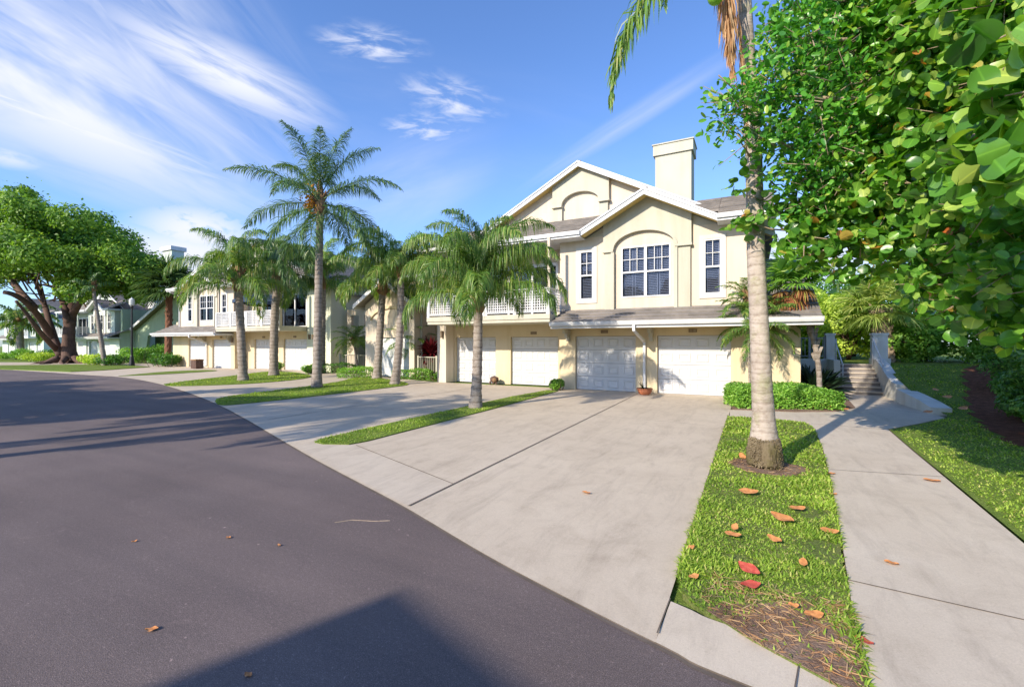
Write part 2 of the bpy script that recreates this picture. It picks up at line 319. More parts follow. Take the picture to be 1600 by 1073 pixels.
def bark(name, c0, c1, ring=None, fis=.5, moss=None):
    m, t, b, o = mat(name)
    n1 = noise(t, 2.2, 6, .7, stretch=(1.4, 1.4, .8)); r1 = ramp(t, n1, 0, [(.3, rgba(c0)), (.7, rgba(c1))]); col, co = r1, 0
    n2 = noise(t, 9, 5, .7, stretch=(3, 3, .5) if not ring else (1, 1, 2.5)); r2 = ramp(t, n2, 0, [(.33, (fis, fis*.95, fis*.9, 1)), (.5, (1, 1, 1, 1))])
    col = mixc_(t, None, None, col, co, r2, 0, 'MULTIPLY', 1.0); co = 2
    last = bump(t, b, n2, 0, .6, .03)
    if ring:
        wv = N(t, 'ShaderNodeTexWave', wave_type='BANDS', bands_direction='Z'); wv.inputs['Scale'].default_value = ring
        wv.inputs['Distortion'].default_value = 3.0; wv.inputs['Detail'].default_value = 4; wv.inputs['Detail Scale'].default_value = 1.2
        c = N(t, 'ShaderNodeTexCoord'); L(t, c, 'Object', wv, 'Vector')
        r3 = ramp(t, wv, 0, [(0, (.62, .58, .55, 1)), (.22, (1, 1, 1, 1))]); col = mixc_(t, None, None, col, co, r3, 0, 'MULTIPLY', .8 if ring < 2 else .5)
        bump(t, b, wv, 0, .35 if ring < 2 else .22, .02, last)
    if moss:
        n4 = noise(t, 3, 4, .7); r4 = ramp(t, n4, 0, [(.5, (1, 1, 1, 1)), (.7, rgba(moss))]); col = mixc_(t, None, None, col, 2, r4, 0, 'MULTIPLY', 1.0)
    L(t, col, co, b, 'Base Color'); b.inputs['Roughness'].default_value = .9; b.inputs['Specular IOR Level'].default_value = .15
    return m
M['palmtrunk'] = bark('palm_trunk', (.24,.20,.17), (.38,.33,.29), ring=1.6, fis=.6)
M['neartrunk'] = bark('near_palm_trunk', (.34,.28,.235), (.50,.43,.37), ring=2.2, fis=.7, moss=(.8, .88, .66))
M['rootboss'] = bark('palm_root_boss', (.10,.075,.045), (.24,.19,.12), fis=.5, moss=(.8, .9, .5))
M['bark'] = bark('dark_bark', (.09,.055,.045), (.17,.11,.09), fis=.5)
M['branch'] = bark('pale_branch', (.28,.21,.14), (.42,.33,.24), fis=.7)
M['redtrunk'] = bark('red_palm_trunk', (.17,.075,.045), (.26,.13,.085), fis=.5)
M['boots'] = bark('palm_boots', (.20,.11,.06), (.36,.23,.13), fis=.5)
rng = np.random.default_rng(7)
random.seed(7)
# ================================================================== SETTING
EDGE = [(16,2.2),(6,2.35),(2.5,2.5),(0.02,2.79),(-.47,2.91),(-1.41,3.21),(-2.16,3.48),(-3.44,4.0),(-4.4,4.35),(-5.99,4.92),(-8.03,5.7),
        (-10.6,6.7),(-13.47,7.77),(-16.26,8.71),(-20,9.85),(-23.96,10.91),(-28,11.75),(-31.46,12.15),(-36,12.4),(-40,12.4),(-47.7,11.9),(-60,10.2),(-90,4),(-140,-10)]
def smooth_line(pts, k=6):
    out = []
    P = [Vector((p[0], p[1], 0)) for p in pts]
    for i in range(len(P)-1):
        p0 = P[max(i-1, 0)]; p1 = P[i]; p2 = P[i+1]; p3 = P[min(i+2, len(P)-1)]
        for j in range(k):
            t = j/k; out.append(.5*((2*p1)+(p2-p0)*t+(2*p0-5*p1+4*p2-p3)*t*t+(-p0+3*p1-3*p2+p3)*t**3))
    out.append(P[-1]); return [(p.x, p.y) for p in out]
edge = smooth_line(EDGE)
g = MB(); g.box(-400, 400, -400, 400, -.5, -.03); tag(g.build('ground', M['lawn']), kind='structure')
r_ = MB(); far = [(x+ .0, y-60) for x, y in edge]
n = len(edge); r_.add([(x, y, 0) for x, y in edge]+[(x, y-11.5, 0) for x, y in edge]+[(x, y, -.1) for x, y in edge],
                      [(i, i+1, n+i+1, n+i) for i in range(n-1)]+[(i, 2*n+i, 2*n+i+1, i+1) for i in range(n-1)])
tag(r_.build('road', M['asphalt']), kind='structure')
# concrete: driveways in front of the garages, up to the road edge
def yedge(x):
    for a, b in zip(edge[:-1], edge[1:]):
        if b[0] <= x <= a[0]: return a[1]+(b[1]-a[1])*(a[0]-x)/(a[0]-b[0]+1e-9)
    return 0
cpts = [p for p in edge if -48 < p[0] < -.53]
cpts = [(-.53, yedge(-.53))]+cpts
c = MB(); n = len(cpts); back = [(x, 17.6 if x > -13.5 else (17.6+(min(-x, 24)-13.5)*.3 if x > -24 else 21)) for x, y in cpts]
c.add([(x, y-.02, .012) for x, y in cpts]+[(x, y, .012) for x, y in back]+[(x, y-.02, -.05) for x, y in cpts], [(i, i+1, n+i+1, n+i) for i in range(n-1)]+[(i, 2*n+i, 2*n+i+1, i+1) for i in range(n-1)])
c.mi[-(n-1):] = [1]*(n-1); tag(c.build('driveway', [M['concrete'], M['joint']]), kind='structure')
c = MB()
kerb = [p for p in edge if -.53 < p[0] < 5]+[(-.53, yedge(-.53))]
n = len(kerb)
ins = [(x+.02, y+.46) for x, y in kerb]
c.add([(x, y-.02, .014) for x, y in kerb]+[(x, y, .03) for x, y in ins]+[(x, y-.02, -.05) for x, y in kerb], [(i, i+1, n+i+1, n+i) for i in range(n-1)]+[(i, 2*n+i, 2*n+i+1, i+1) for i in range(n-1)])
c.mi[-(n-1):] = [1]*(n-1); tag(c.build('kerb', [M['concrete2'], M['joint']]), kind='structure')
# strip of paler apron along the road before the near driveways
c = MB(); ap = [(-6.35, 5.98), (-3.46, 4.93)]
c.add([(-3.47, yedge(-3.47)+.01, .016), (-3.47, 4.93, .016), (-6.35, 5.98, .016), (-7.25, 5.75, .016), (-7.3, yedge(-7.3)+.01, .016), (-5.4, yedge(-5.4)+.01, .016), (-4.4, yedge(-4.4)+.01, .016)], [tuple(range(7))])
tag(c.build('driveway', M['concrete2']), kind='structure')
# dark joints
c = MB()
je = [p for p in edge if -48 < p[0] < 12]
c.add([(x, y-.055, .004) for x, y in je]+[(x, y-.021, .004) for x, y in je], [(i, i+1, len(je)+i+1, len(je)+i) for i in range(len(je)-1)])
def joint(a, b, wd=.03, z=.0195):
    a = Vector((a[0], a[1], z)); b = Vector((b[0], b[1], z)); d = (b-a).normalized(); s = Vector((-d.y, d.x, 0))*wd/2
    c.add([a-s, b-s, b+s, a+s], [(0, 1, 2, 3)])
joint((-3.45, 4.03), (-3.72, 17.4), .024); joint((-3.47, 4.93), (-6.35, 5.98), .015); joint((-.9, 11.1), (-6.3, 11.6), .008)
joint((-10.4, 7.0), (-10.2, 18.1), .02); joint((-7.4, 12.4), (-13.4, 12.8), .01); joint((-.53, 3.85), (-.54, 12.8), .02)
joint((-.53, 2.97), (-.52, 3.42), .008, .034); joint((.2, 2.83), (.26, 3.2), .008, .034)
tag(c.build('driveway_joint', M['joint']), kind='structure')
# footpath to the stairs
wl = [(.42, 1.2),(.5, 2.5),(.54, 3.07),(.63, 4.04),(.74, 5.16),(.92, 7.17),(1.11, 9.73),(1.2, 11.8),(1.15,12.45),(.9,12.72),(-.5, 12.68),(-.53, 13.95),(1.0, 14.25),(2.0, 14.85),(2.6, 16.0),(2.75, 18),(2.85, 20.25)]
wr = [(4.12, 20.25),(4.0, 18.1),(4.1, 15.6),(4.25, 14.95),(3.4,13.6),(2.57, 12.38),(2.42, 10),(2.33, 8.17),(2.2, 5.8),(2.12, 3.5),(2.1, 1.2)]
c = MB(); c.sheet(wl+wr, .03, .1); tag(c.build('footpath', M['concrete2']), kind='structure')
c = MB(); joint((.66, 4.33), (2.15, 4.2), .012, .0345); joint((1.0, 8.0), (2.36, 8.3), .01, .0345); joint((1.2, 12.4), (2.55, 12.3), .012, .0345); joint((.35, 12.7), (.2, 14.05), .012, .0345)
joint((2.6, 12.45), (2.2, 5.8), .03, .006)
tag(c.build('footpath_joint', M['joint']), kind='structure')

# rising lawn on the right with the upper terrace
def sm(t): t = np.clip(t, 0, 1); return t*t*(3-2*t)
def xleft(y):
    return float(np.interp(y, [-5, 1.2, 3.5, 5.8, 8.17, 10, 12.38, 13.6, 14.95, 15.6, 18.1, 20.2, 22.2, 22.35, 60], [2.14, 2.14, 2.16, 2.24, 2.37, 2.46, 2.6, 3.4, 4.3, 4.3, 4.25, 4.25, 4.3, 1.6, 1.6]))
def hgt(x, y):
    x = np.asarray(x, float); y = np.asarray(y, float)
    h = 1.04*sm((y-14.2)/8.2)*np.clip((x-3.6)*6, 0, 1)
    h = np.where(y > 22.3, 1.04, h)
    h = h+.55*sm((x-4.6)/4.5)*sm((y-3)/7)*(1-sm((y-18)/6))
    h = h+.015*np.sin(x*1.7+y*.9)*np.clip((x-3)*1, 0, 1)
    return h+.02
ys = np.concatenate([np.arange(-5, 24, .3), [22.29, 22.31], np.arange(24, 61, 3)]); ys.sort()
c = MB(); nx = 40
for y in ys:
    x0 = xleft(y)
    for k in range(nx+1):
        x = x0+(45-x0)*(k/nx)**2.2; c.v.append((x, y, float(hgt(x, y)) - (.02 if k else .0)*0))
for i in range(len(ys)-1):
    for k in range(nx):
        a = i*(nx+1)+k; c.f.append((a, a+1, a+nx+2, a+nx+1)); c.mi.append(0)
m = MB(); tag(c.build('lawn', M['lawn'], smooth=True), kind='structure')
# soil beds
def bed(poly, z=.02, name='soil', mt='soil'):
    c = MB(); c.sheet(poly, z, .06); return tag(c.build(name, M[mt]), kind='structure')
bed([(-.5, 13.97), (1.0, 14.27), (2.0, 14.87), (2.6, 16.0), (2.75, 18), (2.85, 20.25), (2.9, 22), (-.55, 17.5)], .05, 'garden_bed')
near_poly = [(-.515, 3.85), (-.45, 3.55), (-.28, 3.37), (0, 3.17), (.355, 2.99), (.54, 2.92), (.57, 3.2), (.61, 4.04), (.72, 5.16), (.90, 7.17), (1.09, 9.73), (1.17, 11.8), (1.1, 12.4), (.85, 12.64), (-.52, 12.6)]
bed(near_poly, .036, 'grass_verge', 'thatch')
bed([(-.27, 3.375), (0, 3.175), (.355, 2.995), (.53, 2.93), (.56, 3.4), (.5, 3.75), (.3, 3.8), (.0, 3.6), (-.2, 3.5)], .041, 'soil')
bed([(.19+.5*math.cos(a)*(1+.13*math.sin(3*a)), 7.72+.46*math.sin(a)*(1+.1*math.sin(5*a)), ) for a in np.linspace(0, 6.1, 30)], .042, 'soil')
strip1 = [(-7.32, 6.0), (-7.2, 5.78), (-6.95, 5.75), (-6.5, 5.95), (-6.42, 6.3), (-6.45, 11), (-6.62, 16.4), (-7.1, 16.45), (-7.35, 14), (-7.38, 8)]
bed(strip1, .035, 'grass_verge', 'lawn')
isl2 = smooth_line([(-15.2, 8.45), (-14.1, 8.0), (-13.75, 8.5), (-13.5, 11), (-13.4, 14.5), (-13.6, 15.8), (-14.6, 16.7), (-16.4, 17.6), (-18.2, 18.1), (-18.8, 17.5), (-17.6, 15.5), (-16.6, 12), (-16.1, 9.4), (-15.2, 8.45)], 4)[:-1]
bed(isl2, .035, 'grass_verge', 'lawn')
isl3 = smooth_line([(-23.5, 10.85), (-22.2, 10.55), (-21.0, 11.6), (-20.3, 13.2), (-20.6, 15.6), (-22.0, 17.4), (-25, 18.9), (-27.6, 19.3), (-27.9, 18.5), (-26.4, 16.0), (-25.0, 13.2), (-23.5, 10.85)], 4)[:-1]
bed(isl3, .035, 'grass_verge', 'lawn')
isl4 = smooth_line([G(185, 588)[:2], G(250, 585.5)[:2], G(336, 580)[:2], G(320, 578.6)[:2], G(260, 581)[:2], G(185, 588)[:2]], 4)[:-1]
bed(isl4, .035, 'grass_verge', 'lawn')
isl5 = [G(*p)[:2] for p in [(0, 577), (60, 579.5), (110, 581.5), (160, 579), (235, 573.6), (190, 571), (120, 570), (0, 571.5)]]
bed(isl5, .05, 'grass_verge', 'lawn')
c = MB(); c.sheet([G(*p)[:2] for p in [(-300, 566), (-300, 572), (0, 571.3), (120, 569.8), (240, 573), (236, 568), (150, 566.2), (0, 566.2)]], .02, .03); tag(c.build('driveway', M['concrete']), kind='structure')
c = MB(); c.sheet([(-48, 11.9), (-31, 12.2), (-30, 21), (-46, 24)], .009, .03); tag(c.build('driveway', M['concrete']), kind='structure')
# soil strip along the right hedge
c = MB(); Pp = [(4.7, 10.6), (4.3, 11.5), (4.4, 13), (4.9, 15.5), (5.7, 18.5), (6.6, 21), (9, 21.5), (9, 16), (7.2, 12), (5.4, 9.0)]
xs = np.linspace(3.8, 12, 42); yy = np.linspace(8, 24, 60)
def inpoly(px, py, poly):
    px = np.asarray(px); py = np.asarray(py); r = np.zeros(px.shape, bool); n = len(poly)
    for i in range(n):
        x1, y1 = poly[i][:2]; x2, y2 = poly[(i+1) % n][:2]
        cnd = ((y1 > py) != (y2 > py)); r ^= cnd & (px < (x2-x1)*(py-y1)/((y2-y1) if y2 != y1 else 1e-9)+x1)
    return r
bedpoly = smooth_line(Pp+[Pp[0]], 4)[:-1]
for y in yy:
    for x in xs: c.v.append((x, y, float(hgt(x, y))+.012))
for i in range(len(yy)-1):
    for k in range(len(xs)-1):
        if inpoly(np.array([(xs[k]+xs[k+1])/2]), np.array([(yy[i]+yy[i+1])/2]), bedpoly)[0]:
            a = i*len(xs)+k; c.f.append((a, a+1, a+len(xs)+1, a+len(xs))); c.mi.append(0)
tag(c.build('garden_bed', M['mulch']), kind='structure')

# ================================================================== BUILDINGS
def tiles(mb, a, b, c_, d, course=.33, th=.055):
    """tiled plane: a-b the eave, d-c the ridge; one wedge per course, broken into tiles"""
    a, b, c_, d = map(Vector, (a, b, c_, d)); nrm = (b-a).cross(d-a).normalized()
    if nrm.z < 0: nrm = -nrm
    n = max(1, round(((d-a).length+(c_-b).length)/2/course))
    for i in range(n):
        t0, t1 = i/n, (i+1)/n
        p0, p1 = a.lerp(d, t0), b.lerp(c_, t0); q0, q1 = a.lerp(d, t1), b.lerp(c_, t1)
        ln = (p1-p0).length; k = max(1, min(80, round(ln/.9)))
        off = random.random()*.9/max(ln, 1)
        ts = [0]+[min(1, (j+off*k)/k) for j in range(1, k)]+[1]
        for j in range(k):
            s0, s1 = ts[j], ts[j+1]
            if s1-s0 < 1e-4: continue
            jit = random.uniform(0, .006)
            A, B, Cc, Dd = p0.lerp(p1, s0), p0.lerp(p1, s1), q0.lerp(q1, s1), q0.lerp(q1, s0)
            up = nrm*(th+jit); up2 = nrm*.004
            mb.add([A, B, Cc, Dd, A+up, B+up, Cc+up2, Dd+up2], [(4,5,6,7),(0,1,5,4),(1,2,6,5),(3,0,4,7),(0,3,2,1)])
def wall_open(mb, f, u0, u1, z0, z1, y0, y1, ops, m=0):
    us = sorted({u0, u1, *[o[0] for o in ops], *[o[1] for o in ops]}); zs = sorted({z0, z1, *[o[2] for o in ops], *[o[3] for o in ops]})
    for i in range(len(us)-1):
        run = None
        for j in range(len(zs)-1):
            uc, zc = (us[i]+us[i+1])/2, (zs[j]+zs[j+1])/2
            hole = any(o[0] < uc < o[1] and o[2] < zc < o[3] for o in ops)
            if hole:
                if run is not None: f(mb, us[i], us[i+1], y0, y1, run, zs[j], m); run = None
            elif run is None: run = zs[j]
        if run is not None: f(mb, us[i], us[i+1], y0, y1, run, zs[-1], m)

def building(loc, x0, dr, yb, Wd, pier, P, label, detail=True):
    base = thing(P['name'], (x0+dr*Wd/2, yb, 0), label, P.get('cat', 'townhouse'), 'stucco townhouses along the drive')
    X = lambda u: x0+dr*u
    Y = lambda y: yb+y
    def B(mb, u0, u1, y0, y1, z0, z1, m=0): mb.box(X(u0), X(u1), Y(y0), Y(y1), z0, z1, m)
    wl, up, lt = M[P['low']], M[P['up']], M[P['light']]
    PI = Wd-pier                       # pier start
    doorsB = P['bdoors']; doorsR = P['rdoors']
    # ---- walls, lower
    mb = MB()
    wall_open(mb, B, 0, 8.4, 0, 3.15, 0, .25, [(a, b, 0, 2.15) for a, b in doorsB])
    B(mb, 0, .25, .25, 12, 0, 3.6); B(mb, 8.15, 8.4, .25, 1.1, 0, 3.0)
    wall_open(mb, B, 8.4, PI, 0, 2.76, .85, 1.1, [(a, b, 0, 2.15) for a, b in doorsR])
    mb.build('lower_wall', wl, base)
    # ---- upper walls
    mb = MB()
    wins = P['wins']
    wall_open(mb, B, 1.1, 8.35, 3.15, 6.05, -.05, .2, [(a, b, 3.6, 5.53) for a, b, k in wins])
    B(mb, 1.1, 1.35, .2, 12, 3.15, 6.05)
    B(mb, 8.1, 8.35, .2, 1.1, 3.0, 6.05)
    gd = [(PI-5.3 if PI-5.3 > 8.7 else 8.7, PI-.5, 3.0, 5.35)]
    wall_open(mb, B, 8.4, PI, 3.0, 6.05, 1.1, 1.3, gd)
    gab = lambda u: 9.42-.52*abs(u-P['gc'])
    xs = list(np.linspace(P['gc']-6.4, P['gc']+6.4, 33))
    mb.panel([X(u) for u in xs], lambda x: 6.0, lambda x: 9.5-.52*abs((x-x0)*dr-P['gc']), Y(1.55), Y(1.75))
    mb.build('upper_wall', up, base)
    mb = MB()
    B(mb, PI, Wd, P.get('pf', .25), 12, 0, 6.05)
    mb.build('end_wall', M[P.get('end', 'cream')], base)
    # ---- arched feature of the bay
    mb = MB(); gpx = 4.84; s0, s1 = 3.87, 6.1; ms, hw = (s0+s1)/2, (s1-s0)/2
    def arch(u, spring=5.45, rise=.62):
        q = max(0., 1-((u-ms)/hw)**2); return spring+rise*(q**.5 if q > 0 else 0)*1.0
    us = [3.3, s0-1e-3]+list(ms-hw*np.cos(np.linspace(0, math.pi, 25)))+[s1+1e-3, 6.5]
    def bt(u): return 5.45 if (u < s0 or u > s1) else arch(u)
    tp = lambda u: 7.29-.52*abs(u-gpx)
    full = sorted(us+[gpx])
    U = lambda x: (x-x0)*dr
    mb.panel([X(u) for u in full], lambda x: bt(U(x)), lambda x: tp(U(x)), Y(-.2), Y(-.05))
    gx = list(np.linspace(2.5, 7.2, 21))
    mb.panel([X(u) for u in gx], lambda x: 6.05, lambda x: 7.29-.52*abs(U(x)-gpx), Y(-.045), Y(.15))
    B(mb, 3.34, s0-.04, -.15, -.05, 3.15, 5.36); B(mb, s1+.04, 6.46, -.15, -.05, 3.15, 5.36)
    B(mb, 3.28, s0-.01, -.24, -.05, 5.36, 5.449); B(mb, s1+.01, 6.52, -.24, -.05, 5.36, 5.449)
    mb.build('arched_surround', lt, base)
    mb = MB()                          # raised band round the arch and white reveals
    an = np.linspace(0, math.pi, 25); vs = []
    for a in an:
        ui, zi = ms-hw*math.cos(a), 5.45+.62*math.sin(a); uo, zo = ms-(hw+.10)*math.cos(a), 5.45+.72*math.sin(a)
        vs += [(X(ui), Y(-.225), zi), (X(uo), Y(-.225), zo), (X(ui), Y(-.2), zi), (X(uo), Y(-.2), zo)]
    fs = []
    for i in range(24):
        a, b = 4*i, 4*i+4; fs += [(a, b, b+1, a+1), (a+1, b+1, b+3, a+3), (a, a+2, b+2, b)]
    mb.add(vs, fs); B(mb, s0-.10, s0+.02, -.21, -.06, 3.15, 5.36); B(mb, s1-.02, s1+.10, -.21, -.06, 3.15, 5.36)
    mb.build('arch_trim', M['creamlight'], base)
    # ---- upper gable arch
    mb = MB(); gm = P['gc']; a0, a1 = gm-.85, gm+.85
    us = [gm-1.28, a0-1e-3]+list(gm-.85*np.cos(np.linspace(0, math.pi, 19)))+[a1+1e-3, gm+1.28]
    mb.panel([X(u) for u in us], lambda x: 7.95 if abs(U(x)-gm) > .85 else 7.95+.5*math.sqrt(max(0, 1-((U(x)-gm)/.85)**2)), lambda x: 9.5-.52*abs(U(x)-gm), Y(1.36), Y(1.55))
    B(mb, gm-1.22, a0-.0, 1.42, 1.55, 6.6, 7.87); B(mb, a1, gm+1.22, 1.42, 1.55, 6.6, 7.87)
    B(mb, gm-1.31, a0+.02, 1.30, 1.55, 7.87, 7.949); B(mb, a1-.02, gm+1.31, 1.30, 1.55, 7.87, 7.949)
    mb.build('gable_surround', lt, base)
    # ---- garage doors
    for k, (a, b, yy_) in enumerate([(a, b, .13) for a, b in doorsB]+[(a, b, .98) for a, b in doorsR]):
        mb = MB(); nr, ncl = 4, 4; hh = 2.13/nr
        for r in range(nr):
            B(mb, a+.01, b-.01, yy_, yy_+.04, .02+r*hh, .02+(r+1)*hh-.012)
            for q in range(ncl):
                wq = (b-a)/ncl; ua, ub = a+q*wq+.09, a+(q+1)*wq-.09; za, zb = .02+r*hh+.1, .02+(r+1)*hh-.11
                vs = []
                for (e, yo) in ((0, yy_-.001), (.02, yy_-.022), (.045, yy_-.022), (.07, yy_-.001)):
                    vs += [(X(ua+e), Y(yo), za+e), (X(ub-e), Y(yo), za+e), (X(ub-e), Y(yo), zb-e), (X(ua+e), Y(yo), zb-e)]
                fs = []
                for i in range(3):
                    for j in range(4): fs.append((4*i+j, 4*i+(j+1) % 4, 4*i+4+(j+1) % 4, 4*i+4+j))
                mb.add(vs, fs+[(12, 13, 14, 15)])
        gd_ = mb.build('garage_door', M['door'], base)
        mb = MB(); B(mb, a-.0, b+.0, yy_+.045, yy_+.06, 0, 2.15); B(mb, a, b, yy_-.01, yy_+.03, .0, .02); mb.build('door_seal', M['dark'], gd_)
        if detail:
            mb = MB(); cu = (a+b)/2; wy = -.03 if yy_ < .5 else .82
            B(mb, cu-.14, cu+.14, wy, wy+.03, 2.26, 2.38); pl = mb.build('number_plaque', M['bronze'], base)
            mb = MB(); txt = (P['nums'] or [None]*9)[k]
            if not txt: continue
            for j, ch in enumerate(txt):
                segs = {'1': 'bc', '2': 'abged', '3': 'abgcd', '4': 'fgbc', '5': 'afgcd', '6': 'afgedc', '7': 'abc', '8': 'abcdefg'}[ch]
                cx = X(cu)+(j-1)*.075; hw_, hh_ = .02, .032; zc = 2.32
                S = {'a': (-1, 1, 1, 1), 'b': (1, 1, 1, 0), 'c': (1, 0, 1, -1), 'd': (-1, -1, 1, -1), 'e': (-1, 0, -1, -1), 'f': (-1, 1, -1, 0), 'g': (-1, 0, 1, 0)}
                for s in segs:
                    x1, z1, x2, z2 = S[s]; mb.box(cx+min(x1, x2)*hw_-.005, cx+max(x1, x2)*hw_+.005, Y(wy)-.004, Y(wy)-.0005, zc+min(z1, z2)*hh_-.005, zc+max(z1, z2)*hh_+.005)
            mb.build('house_number', M['creamlight'], pl)
    # ---- windows
    for a, b, kind in wins:
        fr_ = MB(); z0, z1 = 3.6, 5.53
        t_ = .15 if kind == 'n' else .0
        if t_:
            B(fr_, a-t_, a+.0, -.085, -.045, z0-t_, z1+t_); B(fr_, b, b+t_, -.085, -.045, z0-t_, z1+t_)
            B(fr_, a, b, -.085, -.045, z1, z1+t_); B(fr_, a, b, -.085, -.045, z0-t_, z0)
        W0 = fr_.build('window', M['surround'], base) if t_ else None
        fm = MB(); e = .05
        units = [(a, b)] if kind == 'n' else [(a, (a+b)/2), ((a+b)/2, b)]
        for (c0, c1) in units:
            B(fm, c0, c0+e, -.07, .05, z0, z1); B(fm, c1-e, c1, -.07, .05, z0, z1); B(fm, c0+e, c1-e, -.07, .05, z1-e, z1); B(fm, c0+e, c1-e, -.075, .05, z0, z0+e)
            zm = z0+.96; B(fm, c0+e, c1-e, -.06, .05, zm-.03, zm+.03)
            nv = 2 if kind == 'n' else 3
            for q in range(1, nv): uq = c0+e+(c1-c0-2*e)*q/nv; B(fm, uq-.011, uq+.011, -.03, .0, zm+.03, z1-e)
            zq = (zm+z1)/2; B(fm, c0+e, c1-e, -.032, .0, zq-.011, zq+.011)
        if W0 is None: W0 = fm.build('window', M['white'], base)
        else: fm.build('window_frame', M['white'], W0)
        gl_ = MB()
        for (c0, c1) in units: B(gl_, c0+e, c1-e, .01, .016, z0+e, z1-e)
        gl_.build('pane', M['glass'], W0)
        sh = MB()
        for (c0, c1) in units:
            mid = [(c0+e+.01, (c0+c1)/2-.02), ((c0+c1)/2+.02, c1-e-.01)] if kind != 'n' else [(c0+e+.02, c1-e-.02)]
            for (s0_, s1_) in mid:
                B(sh, s0_, s0_+.04, .07, .1, z0+e, z1-e); B(sh, s1_-.04, s1_, .07, .1, z0+e, z1-e)
                z = z0+.1
                while z < z1-.08:
                    sh.bar((X(s0_+.04), Y(.085), z), (X(s1_-.04), Y(.085), z), .012, .012)
                    sh.add([(X(s0_+.04), Y(.065), z-.018), (X(s1_-.04), Y(.065), z-.018), (X(s1_-.04), Y(.105), z+.018), (X(s0_+.04), Y(.105), z+.018)], [(0, 1, 2, 3)])
                    z += .062
        sh.build('shutter', M['louvre'], W0)
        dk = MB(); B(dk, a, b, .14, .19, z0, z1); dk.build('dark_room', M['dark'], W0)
    # ---- sliding doors behind the balcony
    ga, gb, gz0, gz1 = gd[0]
    mb = MB(); npan = 4
    for q in range(npan+1):
        uq = ga+(gb-ga)*q/npan; B(mb, uq-.05, uq+.05, 1.08, 1.2, gz0, gz1)
    B(mb, ga, gb, 1.07, 1.2, gz1-.09, gz1+.05); B(mb, ga, gb, 1.06, 1.2, gz0, gz0+.08)
    sd_ = mb.build('sliding_door', M['white'], base)
    mb = MB(); B(mb, ga, gb, 1.14, 1.146, gz0, gz1); mb.build('pane', M['glass'], sd_)
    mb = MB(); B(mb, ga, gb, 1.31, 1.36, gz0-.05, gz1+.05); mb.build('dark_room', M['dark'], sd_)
    # ---- balcony
    yf = -1.25; b0, b1 = 8.3, PI-.05
    mb = MB(); B(mb, b0, b1, yf, .86, 2.70, 3.0); B(mb, b0-.02, b1+.02, yf-.04, yf+.0, 2.82, 3.02)
    bl = mb.build('balcony', lt, base)
    mb = MB(); zt, zb = 4.0, 3.1
    B(mb, b0, b1, yf-.05, yf+.05, zt-.03, zt+.03); B(mb, b0, b1, yf-.03, yf+.03, zb-.02, zb+.03); B(mb, b0, b0+.06, yf+.05, 0, zt-.03, zt+.03)
    posts = list(np.linspace(b0+.06, b1-.06, 5))
    for i, u in enumerate(posts): wq = .16 if i in (2,) else .07; B(mb, u-wq, u+wq, yf-.045, yf+.045, 2.99, zt+.02)
    sp = .105
    u = b0+.1
    while u < b1-.1:
        B(mb, u-.017, u+.017, yf-.012, yf-.001, zb, zt-.03); u += sp
    z = zb+.08
    while z < zt-.05:
        B(mb, b0+.05, b1-.05, yf+.0, yf+.012, z-.017, z+.017); z += sp
    y_ = yf+.1
    while y_ < -.05:
        B(mb, b0+.02, b0+.03, y_-.017, y_+.017, zb, zt-.03); y_ += sp
    z = zb+.08
    while z < zt-.05:
        B(mb, b0+.031, b0+.041, yf+.05, 0, z-.017, z+.017); z += sp
    B(mb, b0-.01, b0+.06, -.08, .0, 2.99, zt+.02)
    mb.build('railing', M['white'], bl)
    mb = MB(); B(mb, b0+.04, b0+.14, yf+.1, yf+.2, 3.0, 6.0); mb.build('balcony_column', up, bl)
    mb = MB(); B(mb, b1-.3, b1-.12, yf+.1, yf+.28, 3.0, 6.0); mb.build('balcony_column', up, bl)
    # ---- roofs
    mb = MB(); e0, e1 = P.get('el', .75), Wd+.35; ez, pz, ye, yr = 6.16, 7.5, -.72, 1.9
    sl = (pz-ez)/(yr-ye)
    def pent(u0, u1, y0, y1, m0=0, m1=0):
        T = lambda u, y: (X(u), Y(y), ez+sl*(y-ye))
        if dr > 0: tiles(mb, T(u0, y0), T(u1, y0), T(u1-m1, y1), T(u0+m0, y1))
        else: tiles(mb, T(u1, y0), T(u0, y0), T(u0+m0, y1), T(u1-m1, y1))
        mb.slab([T(u0, y0), T(u1, y0), T(u1-m1, y1), T(u0+m0, y1)], .08)
    pent(e0, 2.42, ye, yr, 0, 0); pent(7.26, e1, ye, yr); pent(2.43, 7.25, .16, yr)
    sof = []
    def gable(uc, hw_, zpk, s, y0, y1):
        for sg in (-1, 1):
            zE = zpk-s*hw_
            a_, b_, c__, d_ = (X(uc+sg*hw_), Y(y0), zE), (X(uc+sg*hw_), Y(y1), zE), (X(uc), Y(y1), zpk), (X(uc), Y(y0), zpk)
            tiles(mb, a_, b_, c__, d_); mb.slab([a_, b_, c__, d_], .08)
        if y0 < -.5 or 1: sof.append((uc, hw_, zpk, s, y0))
        mb.bar((X(uc), Y(y0), zpk+.04), (X(uc), Y(y1), zpk+.04), .22, .08)
    gable(gpx, 2.45, 7.4, .52, -.72, 3.2)
    gable(P['gc'], P.get('gw', 7.3), 9.62, .52, 1.15, 12.5)
    # skirt roof over the garages
    T = lambda u, y: (X(u), Y(y), 2.66+.45*(y+1.25))
    q0, q1 = -.45, 8.22
